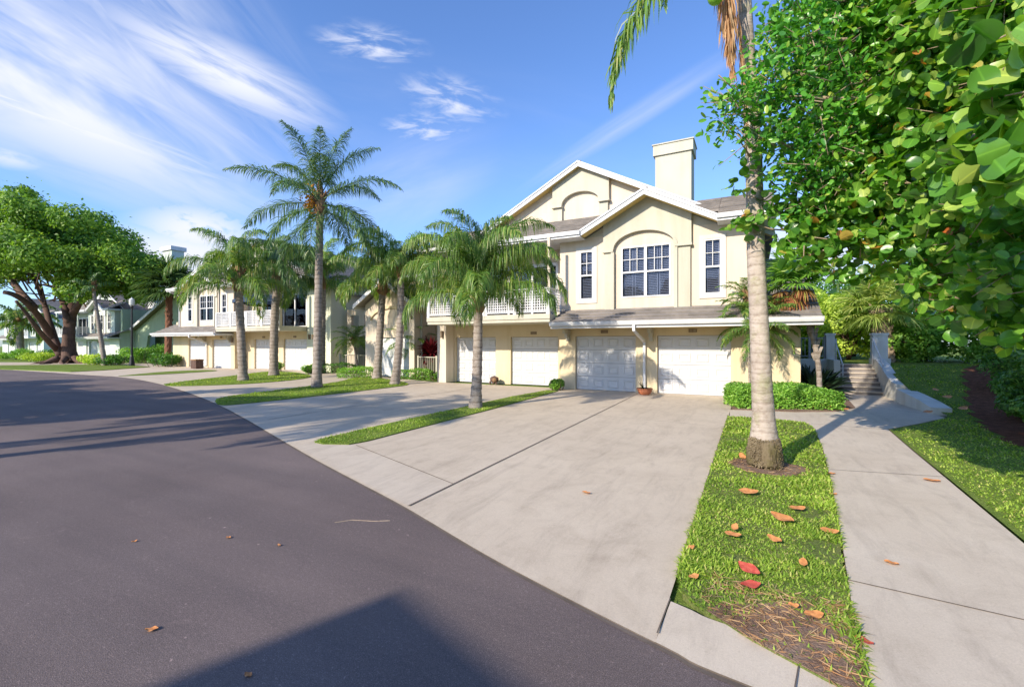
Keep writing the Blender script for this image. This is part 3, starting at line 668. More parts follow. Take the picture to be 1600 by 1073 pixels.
    for (ua, ub, ya, yb_) in ((q0, q1, -1.25, -.05), (q0, 1.1, -.05, 5.0)):
        if dr > 0: tiles(mb, T(ua, ya), T(ub, ya), T(ub, yb_), T(ua, yb_))
        else: tiles(mb, T(ub, ya), T(ua, ya), T(ua, yb_), T(ub, yb_))
        mb.slab([T(ua, ya), T(ub, ya), T(ub, yb_), T(ua, yb_)], .06)
    mb.build('roof', M['roof'], base)
    # ---- fascias, rakes, gutters
    mb = MB()
    for a, b in ((e0-.02, 2.44), (7.24, e1+.02)):
        B(mb, a, b, ye-.09, ye-.01, ez-.2, ez+.0); B(mb, a, b, ye-.16, ye-.09, ez-.12, ez+.03); B(mb, a, b, ye-.01, 1.05, ez-.2, ez-.17)
    B(mb, e0-.06, e0-.021, ye-.09, 1.9, ez-.2, ez-.02)
    def rake(uc, hw_, zpk, s, y, h=.24, th=.05):
        for sg in (-1, 1):
            for (o, hh_, yo) in ((0, h, 0), (.09, .07, -.035)):
                ue = uc+sg*hw_; q = [(X(uc), Y(y+yo), zpk+.03), (X(ue), Y(y+yo), zpk-s*hw_+.03), (X(ue), Y(y+yo), zpk-s*hw_+.03-hh_), (X(uc), Y(y+yo), zpk+.03-hh_)]
                q2 = [(p[0], Y(y+yo)+th*.98, p[2]) for p in q]
                mb.add(q+q2, [(0, 1, 2, 3), (7, 6, 5, 4), (0, 4, 5, 1), (1, 5, 6, 2), (2, 6, 7, 3), (3, 7, 4, 0)])
    rake(gpx, 2.47, 7.44, .52, -.78); rake(P['gc'], P.get('gw', 7.3)+.02, 9.66, .52, 1.09)
    B(mb, q0-.02, q1+.02, -1.3, -1.26, 2.42, 2.62); B(mb, q0-.02, q0+.02, -1.255, .1, 2.42, 2.6); B(mb, q1-.02, q1+.02, -1.255, .0, 2.42, 2.6)
    mb.build('fascia', M['trim'], base)
    mb = MB(); B(mb, q0, q1, -1.255, -.005, 2.43, 2.46)
    for (uc, hw_, zpk, s, y0_) in sof:
        for sg in (-1, 1):
            ue = uc+sg*(hw_-.02); mb.slab([(X(uc), Y(y0_+.01), zpk-.09), (X(ue), Y(y0_+.01), zpk-s*(hw_-.02)-.09), (X(ue), Y(y0_+.5), zpk-s*(hw_-.02)-.09), (X(uc), Y(y0_+.5), zpk-.09)], .03)
    mb.build('soffit', M['ochre'] if P['low'] == 'yellow' else wl, base)
    mb = MB()                           # moulded gutter: open trough
    prof = [(-1.31, 2.5), (-1.40, 2.52), (-1.43, 2.6), (-1.43, 2.655), (-1.45, 2.655), (-1.45, 2.67), (-1.41, 2.67), (-1.405, 2.6), (-1.385, 2.54), (-1.31, 2.53)]
    vs = [(X(q0-.03), Y(a), b) for a, b in prof]+[(X(q1+.03), Y(a), b) for a, b in prof]; k = len(prof)
    mb.add(vs, [(i, (i+1) % k, k+(i+1) % k, k+i) for i in range(k)]+[tuple(range(k)), tuple(range(2*k-1, k-1, -1))])
    gt = mb.build('gutter', M['white'], base)
    if detail:
        mb = MB(); du = 4.96
        mb.bar((X(du+.1), Y(-1.36), 2.52), (X(du+.1), Y(-1.36), 2.3), .09, .07); mb.bar((X(du+.1), Y(-1.36), 2.32), (X(du), Y(-.09), 1.92), .09, .07)
        mb.bar((X(du), Y(-.09), 1.95), (X(du), Y(-.09), .14), .09, .07); mb.bar((X(du), Y(-.09), .15), (X(du), Y(-.4), .06), .09, .07)
        mb.build('downspout', M['white'], gt)
        for u in (4.7, 7.98):
            mb = MB()                   # brackets under the skirt roof
            for (y0_, z0_, z1_) in ((-.02, 1.95, 2.42), (-.18, 2.1, 2.42), (-.4, 2.25, 2.42)):
                B(mb, u-.06, u+.06, y0_-.17, y0_, z0_, z1_)
            mb.build('bracket', M['creamlight'], base)
        mb = MB(); mb.tube([(X(1.2), Y(-.8), 5.9), (X(1.2), Y(-.2), 5.7), (X(1.2), Y(-.12), 5.5), (X(1.2), Y(-.12), 3.2)], .045, 8)
        mb.build('downspout', M['trim'], base)
    # ---- wall lamps
    for k_, (u, yy_, zz) in enumerate(P['lamps']):
        mb = MB(); X_ = X(u); mb.box(X_-.05, X_+.05, Y(yy_)-.03, Y(yy_), zz-.16, zz+.16); mb.tube([(X_, Y(yy_)-.09, zz-.16), (X_, Y(yy_)-.09, zz+.16)], [.055, .07], 10)
        mb.build('wall_lamp', M['bronze'], base)
    # ---- chimney
    if P.get('chim'):
        c0, c1, ya, yb_ = P['chim']; mb = MB(); B(mb, c0, c1, ya, yb_, 6.5, P['ct']-.45); ch = mb.build('chimney', lt, base)
        mb = MB(); B(mb, c0-.08, c1+.08, ya-.08, yb_+.08, P['ct']-.45, P['ct']); B(mb, c0-.12, c1+.12, ya-.12, yb_+.12, P['ct'], P['ct']+.05); mb.build('chimney_cap', lt, ch)
        mb = MB(); mb.slab([(X(c0-.05), Y(ya), P['ct']+.1), (X(c1+.05), Y(ya), P['ct']+.1), (X(c1+.05), Y(yb_), P['ct']+.25), (X(c0-.05), Y(yb_), P['ct']+.25)], .1); mb.build('chimney_roof', M['roof'], ch)
    return base, X, Y, B
PA = dict(name='townhouse', low='yellow', up='cream', light='creamlight', bdoors=[(2.04, 4.51), (5.3, 7.71)], rdoors=[(8.8, 11.12), (11.9, 14.15)],
          wins=[(2.34, 2.9, 'n'), (4.02, 5.83, 'w'), (6.94, 7.5, 'n')], gc=8.0, chim=(3.7, 5.2, 3.4, 4.5), ct=10.6, pf=.2,
          nums=['118', None, None, None], lamps=[(14.45, .2, 2.3)])
A, XA, YA, BA = building(None, 1.4, -1, 17.45, 14.75, .5, PA, 'nearest cream stucco townhouse with a tall chimney and an arched double window above its garages')
PB = dict(PA, end='endwall', bdoors=[(2.3, 4.6), (5.55, 7.9)], rdoors=[(9.4, 11.6), (12.7, 15.15)], gc=9.2, gw=8.6, chim=None, pf=.75,
          nums=None, lamps=[(15.6, .75, 2.3), (15.95, .75, 2.3), (8.2, -.0, 2.1), (12.1, .85, 2.1)])
Bb, XB, YB, BB_ = building(None, -41.9, 1, 20.0, 17.6, 2.3, PB, 'yellow and white townhouse behind the four middle palms, with blue patio umbrellas on its balcony')
PC = dict(PA, end='greenlight', low='greenlight', up='greenlight', light='trim', bdoors=[(2.6, 5.0), (6.0, 8.2)], rdoors=[(9.2, 11.6), (12.6, 15.0)], gc=8.4, chim=(0.6, 2.4, 4, 5.2), ct=10.8,
          nums=None, lamps=[(5.5, 0, 2.1)])
Cc, XC, YC, BC_ = building(None, -68.8, -1, 27.0, 16.0, .8, PC, 'pale green townhouse behind the big leafy tree and the street lamp', detail=False)
Dd, XD, YD, BD_ = building(None, -120.6, 1, 30.0, 17.8, 1.2, dict(PC, gc=9.0, chim=None), 'pale green townhouse at the far left edge, its balcony behind a queen palm', detail=False)

# ---- gabled single garage wing between the near and the yellow townhouse
wing = thing('garage_wing', (-18, 19.3, 0), 'cream single garage with a steep front gable, tucked between the near and the yellow townhouse', 'garage')
mb = MB(); f = lambda m_, u0, u1, y0, y1, z0, z1, mi: m_.box(u0, u1, y0, y1, z0, z1, mi)
wall_open(mb, f, -19.75, -16.15, 0, 3.9, 19.3, 19.55, [(-18.75, -16.5, 0, 2.2)])
mb.panel(list(np.linspace(-19.75, -16.15, 21)), lambda x: 3.9, lambda x: 5.2-.64*abs(x+18.0), 19.3, 19.5)
mb.box(-19.75, -19.5, 19.55, 26, 0, 3.9); mb.box(-16.4, -16.15, 19.55, 26, 0, 3.9); mb.build('wall', M['cream'], wing)
mb = MB()
for sg in (-1, 1):
    e = 2.15; q = [(-18+sg*e, 18.8, 5.42-.64*e), (-18+sg*e, 27, 5.42-.64*e), (-18, 27, 5.42), (-18, 18.8, 5.42)]
    tiles(mb, *q); mb.slab(q, .08)
mb.build('roof', M['roof'], wing)
mb = MB()
for sg in (-1, 1):
    e = 2.18; q = [(-18, 18.74, 5.45), (-18+sg*e, 18.74, 5.45-.64*e), (-18+sg*e, 18.74, 5.22-.64*e), (-18, 18.74, 5.22)]
    mb.add(q+[(p[0], p[1]+.055, p[2]) for p in q], [(0, 1, 2, 3), (7, 6, 5, 4), (0, 4, 5, 1), (1, 5, 6, 2), (2, 6, 7, 3), (3, 7, 4, 0)])
    mb.box(-18+sg*(e-.03), -18+sg*(e+.03), 18.8, 26.9, 5.2-.64*e, 5.42-.64*e)
mb.build('fascia', M['trim'], wing)
mb = MB(); us = np.linspace(-19.3, -16.3, 19)
for i in range(18):
    fn = lambda x: 3.05+.75*math.sqrt(max(0, 1-((x+17.8)/1.52)**2)); mb.add([(us[i], 19.2, fn(us[i])), (us[i+1], 19.2, fn(us[i+1])), (us[i+1], 19.2, fn(us[i+1])+.16), (us[i], 19.2, fn(us[i])+.16), (us[i], 19.3, fn(us[i])), (us[i+1], 19.3, fn(us[i+1])), (us[i+1], 19.3, fn(us[i+1])+.16), (us[i], 19.3, fn(us[i])+.16)], [(0, 1, 2, 3), (0, 4, 5, 1), (3, 2, 6, 7)])
mb.build('arch_trim', M['yellow'], wing)
mb = MB()
for r in range(4): mb.box(-18.74, -16.51, 19.4, 19.44, .02+r*.54, .55+r*.54)
mb.build('garage_door', M['door'], wing)
mb = MB(); mb.box(-16.14, -16.04, 19.8, 19.9, .1, 3.5); mb.bar((-16.09, 19.85, 3.5), (-15.9, 19.0, 3.85), .08, .08); mb.build('downspout', M['creamlight'], wing)

# ---- entry hall joining the two townhouses
hall = thing('entry_hall', (-18, 23, 0), 'yellow two storey entry hall set back behind the gabled garage and red leaved shrub', 'building')
mb = MB()
wall_open(mb, f, -16.15, -13.3, 0, 3.6, 21.2, 21.45, [(-15.6, -13.9, 0, 2.6)]); mb.box(-24.0, -13.4, 23.6, 30, 0, 6.2)
mb.box(-16.15, -13.3, 22.8, 23.0, 0, 3.4); mb.build('wall', M['yellow'], hall)
mb = MB(); mb.box(-24, -13.4, 23.2, 23.6, 6.2, 6.45); mb.build('fascia', M['trim'], hall)
mb = MB(); tiles(mb, (-24, 23.2, 6.45), (-13.4, 23.2, 6.45), (-13.4, 27, 8.2), (-24, 27, 8.2)); mb.slab([(-24, 23.2, 6.45), (-13.4, 23.2, 6.45), (-13.4, 27, 8.2), (-24, 27, 8.2)], .1)
q = [(-16.0, 20.9, 3.62), (-13.3, 20.9, 3.62), (-13.3, 23.5, 4.9), (-16.0, 23.5, 4.9)]; tiles(mb, *q); mb.slab(q, .08)
mb.build('roof', M['roof'], hall)
wn = MB(); wn.box(-14.9, -14.1, 23.54, 23.6, 4.9, 5.9); w_ = wn.build('window', M['white'], hall); wn = MB(); wn.box(-14.82, -14.18, 23.5, 23.54, 4.98, 5.82); wn.build('pane', M['louvre'], w_)
mb = MB(); wall_open(mb, f, -24.0, -19.8, 0, 4.1, 21.8, 22.0, [(-23.6, -22.9, 2.9, 3.7), (-22.4, -21.7, 2.9, 3.7), (-21.2, -20.5, 2.9, 3.7), (-23.2, -21.2, 0, 2.3)]); mb.build('screen_wall', M['cream'], hall)

def fence(name, x0, x1, y, z0, h, label, step=.13, mt='creamlight'):
    t = thing(name, ((x0+x1)/2, y, z0), label, 'fence')
    mb = MB(); mb.box(x0, x1, y-.02, y+.02, z0+h-.04, z0+h); mb.box(x0, x1, y-.02, y+.02, z0+.08, z0+.12); mb.build('rail', M[mt], t)
    for x in (x0, (x0+x1)/2, x1): mb = MB(); mb.box(x-.04, x+.04, y-.04, y+.04, z0, z0+h+.06); mb.build('post', M[mt], t)
    mb = MB(); x = x0+step
    while x < x1-.04: mb.box(x-.01, x+.01, y-.01, y+.01, z0+.12, z0+h-.04); x += step
    mb.build('bars', M[mt], t)
    return t
fence('fence', -15.95, -13.5, 19.4, 0, 1.15, 'pale metal fence in front of the red leaved shrub beside the near townhouse')
fence('fence', -23.3, -20.0, 20.6, 0, 1.15, 'pale metal fence behind the little palm, beside the tall blank side wall')

# ---- green wing with the long rising roof edge, between the pale green and the yellow townhouse
gw = thing('stair_wing', (-62, 28.5, 0), 'green side wing with a long roof edge rising to the right behind the street lamp', 'building')
mb = MB(); x0_, x1_ = -68.7, -50
top_ = lambda x: 3.4+(x-x0_)*.42
xs_ = list(np.linspace(x0_, x1_, 30)); o0, o1 = -66.0, -58.5
mb.panel(xs_, lambda x: (2.3+.9*math.sqrt(max(0, 1-((x-(o0+o1)/2)/((o1-o0)/2))**2)) if o0 < x < o1 else 0), top_, 28.5, 28.8)
mb.build('wall', M['green'], gw)
mb = MB(); mb.box(-68, -48, 30.4, 30.6, 0, 7); mb.box(-69, -68.6, 27.2, 38, 3.2, 6.1); mb.build('inner_wall', M['green'], gw)
mb = MB(); q = [(x0_-1.2, 27.9, 3.1), (x0_-1.2, 38, 3.1), (x1_, 38, top_(x1_)+.25), (x1_, 27.9, top_(x1_)+.25)]; tiles(mb, q[0], q[1], q[2], q[3], .45); mb.slab(q, .1); mb.build('roof', M['roof'], gw)
mb = MB(); q = [(x0_-1.2, 27.84, 3.14), (x1_, 27.84, top_(x1_)+.29), (x1_, 27.84, top_(x1_)-.06), (x0_-1.2, 27.84, 2.82)]
mb.add(q+[(p[0], p[1]+.05, p[2]) for p in q], [(0, 1, 2, 3), (7, 6, 5, 4), (0, 4, 5, 1), (1, 5, 6, 2), (2, 6, 7, 3), (3, 7, 4, 0)]); mb.build('fascia', M['trim'], gw)
mb = MB(); mb.slab([(-60.5, 29, .7), (-60.5, 30.3, .7), (-54, 30.3, 3.6), (-54, 29, 3.6)], .5); mb.box(-61.2, -60.4, 28.9, 30.3, 0, 1.0); mb.build('stair_parapet', M['greenlight'], gw)

mb = MB(); mb.box(-66.6, -64.4, 30.6, 32, 4.5, 13.6); ch = mb.build('chimney', M['greenlight'], gw); mb = MB(); mb.box(-66.8, -64.2, 30.4, 32.2, 13.6, 14.1); mb.build('chimney_cap', M['trim'], ch)
# ---- houses on the other side of the road (behind the camera, they shade the road)
def plain_house(c, ang, wd, dp, h, label):
    t = thing('house', (c[0], c[1], 0), label, 'house', 'houses across the road'); ca, sa = math.cos(R(ang)), math.sin(R(ang))
    P2 = lambda u, v, z: (c[0]+u*ca+v*sa, c[1]+u*sa-v*ca, z)      # u along front, v backwards
    mb = MB(); vs = [P2(*p, z) for z in (0, h) for p in ((0, 0), (wd, 0), (wd, dp), (0, dp))]
    mb.add(vs, [(4, 5, 6, 7), (0, 1, 5, 4), (1, 2, 6, 5), (2, 3, 7, 6), (3, 0, 4, 7)]); mb.build('wall', M['cream'], t)
    mb = MB(); a_, b_, c1, d_ = P2(0, 0, h+.02), P2(wd, 0, h+.02), P2(wd, dp/2, h+1.6), P2(0, dp/2, h+1.6); tiles(mb, a_, b_, c1, d_)
    a_, b_ = P2(0, dp, h+.02), P2(wd, dp, h+.02); tiles(mb, b_, a_, d_, c1); mb.build('roof', M['roof'], t)
    for k in range(3):
        mb = MB(); u = wd*(k+.5)/3; q = [P2(u-.6, -.03, 1), P2(u+.6, -.03, 1), P2(u+.6, -.03, 2.4), P2(u-.6, -.03, 2.4)]; mb.add(q+[P2(u-.6, 0, 1), P2(u+.6, 0, 1), P2(u+.6, 0, 2.4), P2(u-.6, 0, 2.4)], [(0, 1, 2, 3), (0, 4, 5, 1), (3, 2, 6, 7), (1, 5, 6, 2), (0, 3, 7, 4)]); mb.build('window', M['louvre'], t)
    return t
plain_house((-6.56, -10.29), -19, 12, 9, 7.0, 'cream house across the road behind the viewpoint')

# ---- stairs, pillars, retaining wall and hand rails
st = thing('staircase', (3.5, 20.25, 0), 'grey concrete outdoor staircase of seven steps between two white pillars', 'stairs')
mb = MB(); n = 7; y0 = 20.22; tr_ = .3; rs = 1.06/n
for i in range(n):
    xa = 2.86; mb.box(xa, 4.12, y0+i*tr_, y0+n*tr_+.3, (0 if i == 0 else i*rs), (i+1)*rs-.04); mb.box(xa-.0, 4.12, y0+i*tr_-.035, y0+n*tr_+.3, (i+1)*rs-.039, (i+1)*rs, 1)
mb.build('steps', [M['step'], M['concrete2']], st)  # dark risers, pale treads: light and shade on one concrete set by colour
mb = MB()
# left cheek with retaining wall
mb.box(2.66, 2.855, 20.3, 22.6, 0, 1.25); mb.box(1.4, 2.66, 21.8, 22.0, 0, 1.25)
mb.build('retaining_wall', M['stepwall'], st)
mb = MB()
def wedge(pts, zs, wd_, side):          # wall following pts with varying height
    vs = []
    for (p, z) in zip(pts, zs):
        vs += [(p[0], p[1], 0), (p[0]+side[0]*wd_, p[1]+side[1]*wd_, 0), (p[0]+side[0]*wd_, p[1]+side[1]*wd_, z), (p[0], p[1], z)]
    n = len(pts); fs = []
    for i in range(n-1):
        a, b = 4*i, 4*i+4
        for j in range(4): fs.append((a+j, a+(j+1) % 4, b+(j+1) % 4, b+j))
    fs += [(0, 1, 2, 3), (4*n-1, 4*n-2, 4*n-3, 4*n-4)]; mb.add(vs, fs)
wedge([(4.13, 22.3), (4.13, 21.6), (4.12, 20.9), (4.08, 20.2), (4.04, 19.5), (4.03, 18.9), (4.05, 18.5)], [1.28, 1.25, 1.08, .9, .74, .62, .56], .3, (1, 0))
mb.build('cheek_wall', M['stepwall'], st)
mb = MB(); wedge([(3.96, 18.12), (4.0, 17.2), (4.06, 16.2), (4.1, 15.5)], [.45, .39, .30, .2], .42, (1, 0)); mb.build('kerb_block', M['stepwall'], st)
for (xa, xb, ya, yb_, zb, zt, nm) in ((4.1, 4.62, 22.0, 22.5, 1.29, 2.26, 0), (2.58, 2.92, 21.75, 22.1, 1.26, 2.26, 0)):
    mb = MB(); mb.box(xa+.03, xb-.03, ya+.03, yb_-.03, zb-.3, zt-.08); mb.box(xa, xb, ya, yb_, zt-.08, zt); mb.build('pillar', M['stepwall'], st)
mb = MB(); mb.box(4.1, 4.66, 21.96, 22.54, 0, 1.285); mb.build('pillar_base', M['stepwall'], st)
for x_ in (4.1, 2.94):
    mb = MB(); mb.tube([(x_, 22.3, 2.05), (x_, 21.9, 2.05), (x_, 20.3, 1.1)] if x_ > 4 else [(x_, 22.2, 2.0), (x_, 20.3, 1.05)], .022, 8); mb.tube([(x_, 21.9, 2.05), (x_, 21.9, 1.0)], .018, 6); mb.tube([(x_, 20.35, 1.12), (x_, 20.35, .3)], .018, 6); mb.build('handrail', M['white'], st, smooth=True)
fence('fence', 1.55, 2.58, 21.9, 1.25, .85, 'short black railing on the retaining wall left of the staircase', .12, 'louvre')

# ================================================================== VEGETATION
def unit(a): return a/np.maximum(np.linalg.norm(a, axis=-1, keepdims=True), 1e-9)
Z = np.array([0, 0, 1.0])
def leaflets(g, base, d, length, width, droop, jit=.0, rs=rng):
    """thin drooping leaflets: quad + tri each. base,d (n,3); length,width (n,)"""
    n = len(base); d = unit(d+rs.normal(0, jit, (n, 3)) if jit else d)
    L_ = length[:, None]; dr = np.asarray(droop).reshape(-1, 1)*np.ones((n, 1))
    p1 = base+d*L_*.45-Z*L_*.12*dr
    d2 = unit(d*(1-.75*dr)-Z*dr); p2 = p1+d2*L_*.33; d3 = unit(d2*(1-.6*dr)-Z*dr); p3 = p2+d3*L_*.3
    wv = unit(np.cross(d, Z+rs.normal(0, .6, (n, 3))))*width[:, None]*.5
    V = np.stack([base-wv*.5, base+wv*.5, p1+wv, p1-wv, p2+wv*.75, p2-wv*.75, p3], 1)
    k = (np.arange(n)*7)[:, None]
    g.add(V, Q=np.concatenate([k+np.array([[0, 1, 2, 3]]), k+np.array([[3, 2, 4, 5]])]), T=k+np.array([[5, 4, 6]]))
def resample(pts, n):
    pts = np.asarray(pts, float); s = np.r_[0, np.cumsum(np.linalg.norm(np.diff(pts, axis=0), axis=1))]
    t = np.linspace(0, s[-1], n); return np.stack([np.interp(t, s, pts[:, i]) for i in range(3)], 1), s[-1]
def frond(g, gr, pts, leaf, width, droop, n=90, start=.16, plum=.5, prof=.55, rr=.022, fwd=.6, rs=rng, jit=.12):
    P_, L_ = resample(pts, 24); tang = unit(np.gradient(P_, axis=0))
    gr.tube([tuple(p) for p in P_[::2]], [rr*(1-.85*i/11) for i in range(12)], 5)
    t = np.linspace(start, .995, n); t = t+rs.uniform(-.3, .3, n)*(1-start)/n; t = np.clip(t, 0, 1)
    B = np.stack([np.interp(t, np.linspace(0, 1, 24), P_[:, i]) for i in range(3)], 1)
    T = unit(np.stack([np.interp(t, np.linspace(0, 1, 24), tang[:, i]) for i in range(3)], 1))
    S = unit(np.cross(T, Z+1e-3)); Nn = unit(np.cross(S, T))
    ln = leaf*np.clip(np.sin(np.clip(.18+.86*t, 0, 1)*math.pi)**prof, .25, 1)
    for sg in (-1, 1):
        up = rs.uniform(-plum, plum, n)[:, None]
        d = unit(S*sg+T*fwd*(1+t[:, None]*.8)+Nn*(up+.15))
        leaflets(g, B, d, ln*rs.uniform(.8, 1.1, n), np.full(n, width)*rs.uniform(.7, 1.15, n), np.clip(droop+rs.normal(0, .12, n), 0, 1), jit, rs)
def arc(base, az, el, length, bend, k=14, power=1.8):
    """rachis bending down: el, end elevation = el-bend (deg)"""
    p = np.array(base, float); out = [p.copy()]
    for i in range(k):
        e = R(el-bend*((i+.5)/k)**power); p = p+np.array([math.cos(R(az))*math.cos(e), math.sin(R(az))*math.cos(e), math.sin(e)])*length/k; out.append(p.copy())
    return out
def palm(name, base, top, r0, r1, label, group, seed, nf=16, fl=2.8, leaf=.75, lw=.035, droop=.75, mat_='palmleaf', trunk='palmtrunk', lean=(0, 0), els=(75, -25), bend=95, n=90, fruit=False, shaft=.8, tmat=None, cat='palm tree', dead=0, plum=.55, bulge=1.5, skip=None):
    rs = np.random.default_rng(seed); rd = random.Random(seed)
    t = thing(name, base, label, cat, group)
    b = Vector(base); tp = Vector(top); mid = (b+tp)/2+Vector((lean[0], lean[1], 0)); k = 40
    pts = []; rad = []
    for i in range(k+1):
        s = i/k; pts.append(b*(1-s)**2+mid*2*s*(1-s)+tp*s*s if 1 else 0); H = (pts[-1]-b).z
        r = r0+(r1-r0)*s**.8+r0*(bulge-1)*math.exp(-max(H, 0)/.22); rad.append(r)
    mb = MB(); pts[0] = pts[0]-Vector((0, 0, .05)); mb.tube(pts, rad, 14, wob=lambda i, j: 1+.05*math.sin(i*2.3+j*.9)+.03*math.sin(j*2.1+i*5.1)); mb.build('trunk', M[trunk], t, smooth=True)
    cr = np.array(tp); g = Geo(); gr = MB()
    # leaf-base shaft and old boots
    mb = MB()
    mb.tube([tp-Vector((0, 0, .25)), tp, tp+Vector((0, 0, shaft*.5)), tp+Vector((0, 0, shaft))], [r1*.9, r1*1.5, r1*1.2, r1*.4], 10)
    for i in range(26):
        a = rd.uniform(0, 360); z = rd.uniform(-.2, shaft*.55); e = rd.uniform(45, 80); p = tp+Vector((math.cos(R(a))*r1, math.sin(R(a))*r1, z))
        q = p+Vector((math.cos(R(a))*math.cos(R(e)), math.sin(R(a))*math.cos(R(e)), math.sin(R(e))))*rd.uniform(.2, .45)
        mb.bar(p, q, .07, .025)
    mb.build('crown_shaft', M['boots'], t)
    for i in range(nf):
        s = (i+.5)/nf; az = i*137.5+rd.uniform(-15, 15); el = els[0]+(els[1]-els[0])*s**1.1+rd.uniform(-7, 7)
        L_ = fl*rd.uniform(.85, 1.1)*(1 if s > .12 else .85)*(1+.12*(1-s)); bk = .72+.4*s if els[1] < -30 else 1
        if skip and skip(az % 360, el): continue
        frond(g, gr, arc(cr+np.array([0, 0, shaft*.5*(1-s)]), az, el, L_, bk*bend*rd.uniform(.8, 1.15)), leaf*rd.uniform(.85, 1.1), lw, droop, n=n, rr=.02*fl/2.8, plum=plum, rs=rs)
    g.build('crown', M[mat_], t); gr.build('midribs', M[mat_], t)
    if dead:
        g = Geo(); gr = MB()
        for i in range(dead):
            frond(g, gr, arc(cr, rd.uniform(0, 360), -40, fl*.7, 50), leaf*.7, lw, .9, n=50, rs=rs)
        g.build('dead_fronds', M['deadleaf'], t)
    if fruit:
        g = Geo(); a = fruit; c0 = tp+Vector((math.cos(R(a))*.3, math.sin(R(a))*.3, .35)); V = []
        mb = MB()
        for i in range(260):
            v = Vector((rd.gauss(0, .17), rd.gauss(0, .17), rd.gauss(0, .26)))+c0; mb.tube([v, v+Vector((0, 0, .05)), v+Vector((0, 0, .09))], [.01, .035, .008], 5)
        for i in range(22):
            mb.tube([tp+Vector((0, 0, .3)), c0+Vector((0, 0, .5)), c0+Vector((rd.gauss(0, .16), rd.gauss(0, .16), -.3))], .01, 4)
        mb.build('fruit_cluster', M['orange'], t)
    return t
QG = 'queen palms on the lawn strips'
def P3(px, py): return G(px, py)
def top_at(base, px, py):              # crown point over a trunk, allowing a lean across the view
    d = Vector((base[0], base[1], 0)); z = -d.x*_s+d.y*_c; v = D(px, py, z); return (v.x, v.y, v.z)
b = P3(743, 638); palm('queen_palm', b, top_at(b, 747, 478), .155, .125, 'short full queen palm on the narrow grass strip between the two near driveways', QG, 11, nf=24, fl=2.85, leaf=.8, lw=.02, els=(92, 20), bend=122, n=190, droop=.85, shaft=1.3, lean=(.05, 0))
b = P3(495, 606); palm('queen_palm', b, top_at(b, 500, 328), .19, .14, 'tallest queen palm, dark sparse crown with an orange fruit cluster against the sky', QG, 25, nf=19, fl=3.45, leaf=.8, lw=.028, els=(80, -40), bend=72, n=140, droop=.6, mat_='palmdark', fruit=200, plum=.55, shaft=1.3)
b = P3(617, 601); palm('queen_palm', b, top_at(b, 626, 428), .19, .14, 'curved queen palm, right one of the close pair before the gabled garage', QG, 31, nf=17, fl=2.9, leaf=.9, lw=.026, els=(70, 12), bend=128, n=150, droop=.85, lean=(.25, 0))
b = P3(589, 592); palm('queen_palm', b, top_at(b, 598, 455), .21, .17, 'straight queen palm, left one of the close pair before the gabled garage', QG, 42, nf=17, fl=3.1, leaf=.9, lw=.028, els=(88, 10), bend=118, n=150, droop=.85, shaft=1.6)
b = P3(380, 595); palm('queen_palm', b, top_at(b, 373, 450), .21, .17, 'queen palm with a dark leaning trunk, nearest the road on the far grass island', QG, 53, nf=16, fl=3.4, leaf=.95, lw=.03, els=(84, 5), bend=116, n=150, droop=.82, shaft=1.5)
b = P3(428, 587); palm('queen_palm', b, top_at(b, 433, 440), .24, .2, 'queen palm with a thick kinked trunk before the white lattice balcony', QG, 64, nf=15, fl=3.1, leaf=.95, lw=.032, els=(82, 5), bend=118, n=140, droop=.85, lean=(-.2, 0), shaft=1.5, mat_='palmdark')
b = P3(503, 583); palm('queen_palm', b, top_at(b, 505, 447), .2, .16, 'queen palm half hidden behind the trunk of the tallest palm', QG, 75, nf=16, fl=3.3, leaf=.95, lw=.032, els=(85, 5), bend=115, n=140, droop=.82, shaft=1.5)
b = P3(33, 560.5); palm('queen_palm', b, top_at(b, 30, 505), .33, .36, 'far queen palm at the left edge, thick crown base with an orange fruit spray', QG, 86, nf=18, fl=4.0, leaf=1.1, lw=.09, els=(75, -25), bend=105, n=70, droop=.75, fruit=180)
# off frame palms and trees across the road: they throw the soft shadows on the asphalt
for i, (x, y, h) in enumerate([(-15.2, -5.5, 7.5), (-13.0, -3.2, 6.5), (-18.5, -6.0, 8.0)]):
    palm('queen_palm', (x, y, 0), (x+.2, y, h), .2, .15, ['queen palm across the road, nearest the viewpoint', 'shorter queen palm across the road', 'tall queen palm across the road'][i], 'palms across the road', 100+i, nf=16, fl=2.9, n=60, lw=.06, leaf=.85)

# ---- the big near palm with its crown above the frame
b = (.17, 7.72, 0.03); t = thing('coconut_palm', b, 'big pale grey palm trunk with a mossy swollen base on the near grass verge', 'palm tree')
def atz(px, py): return D(px, py, 6.75)
ctrl = [(1196, 724, .245), (1195, 705, .243), (1195, 692, .232), (1194, 682, .205), (1193, 650, .172), (1190, 600, .158), (1186, 500, .145), (1181, 400, .14), (1179, 300, .132), (1178, 250, .127), (1173, 170, .12), (1168, 80, .112), (1163, 0, .108), (1158, -80, .108), (1152, -170, .105), (1146, -260, .11)]
pp = np.array([list(atz(a, c))+[r] for a, c, r in ctrl]); s = np.r_[0, np.cumsum(np.linalg.norm(np.diff(pp[:, :3], axis=0), axis=1))]; tt = np.linspace(0, s[-1], 260)
Q = np.stack([np.interp(tt, s, pp[:, i]) for i in range(4)], 1)
rs = np.random.default_rng(3); nA = 40; zt = Q[:, 2]; fine = rs.normal(0, 1, (260, nA)); low = np.array([[math.sin(j*.31*2+i*.05)+math.sin(j*.47+i*.11) for j in range(nA)] for i in range(260)])
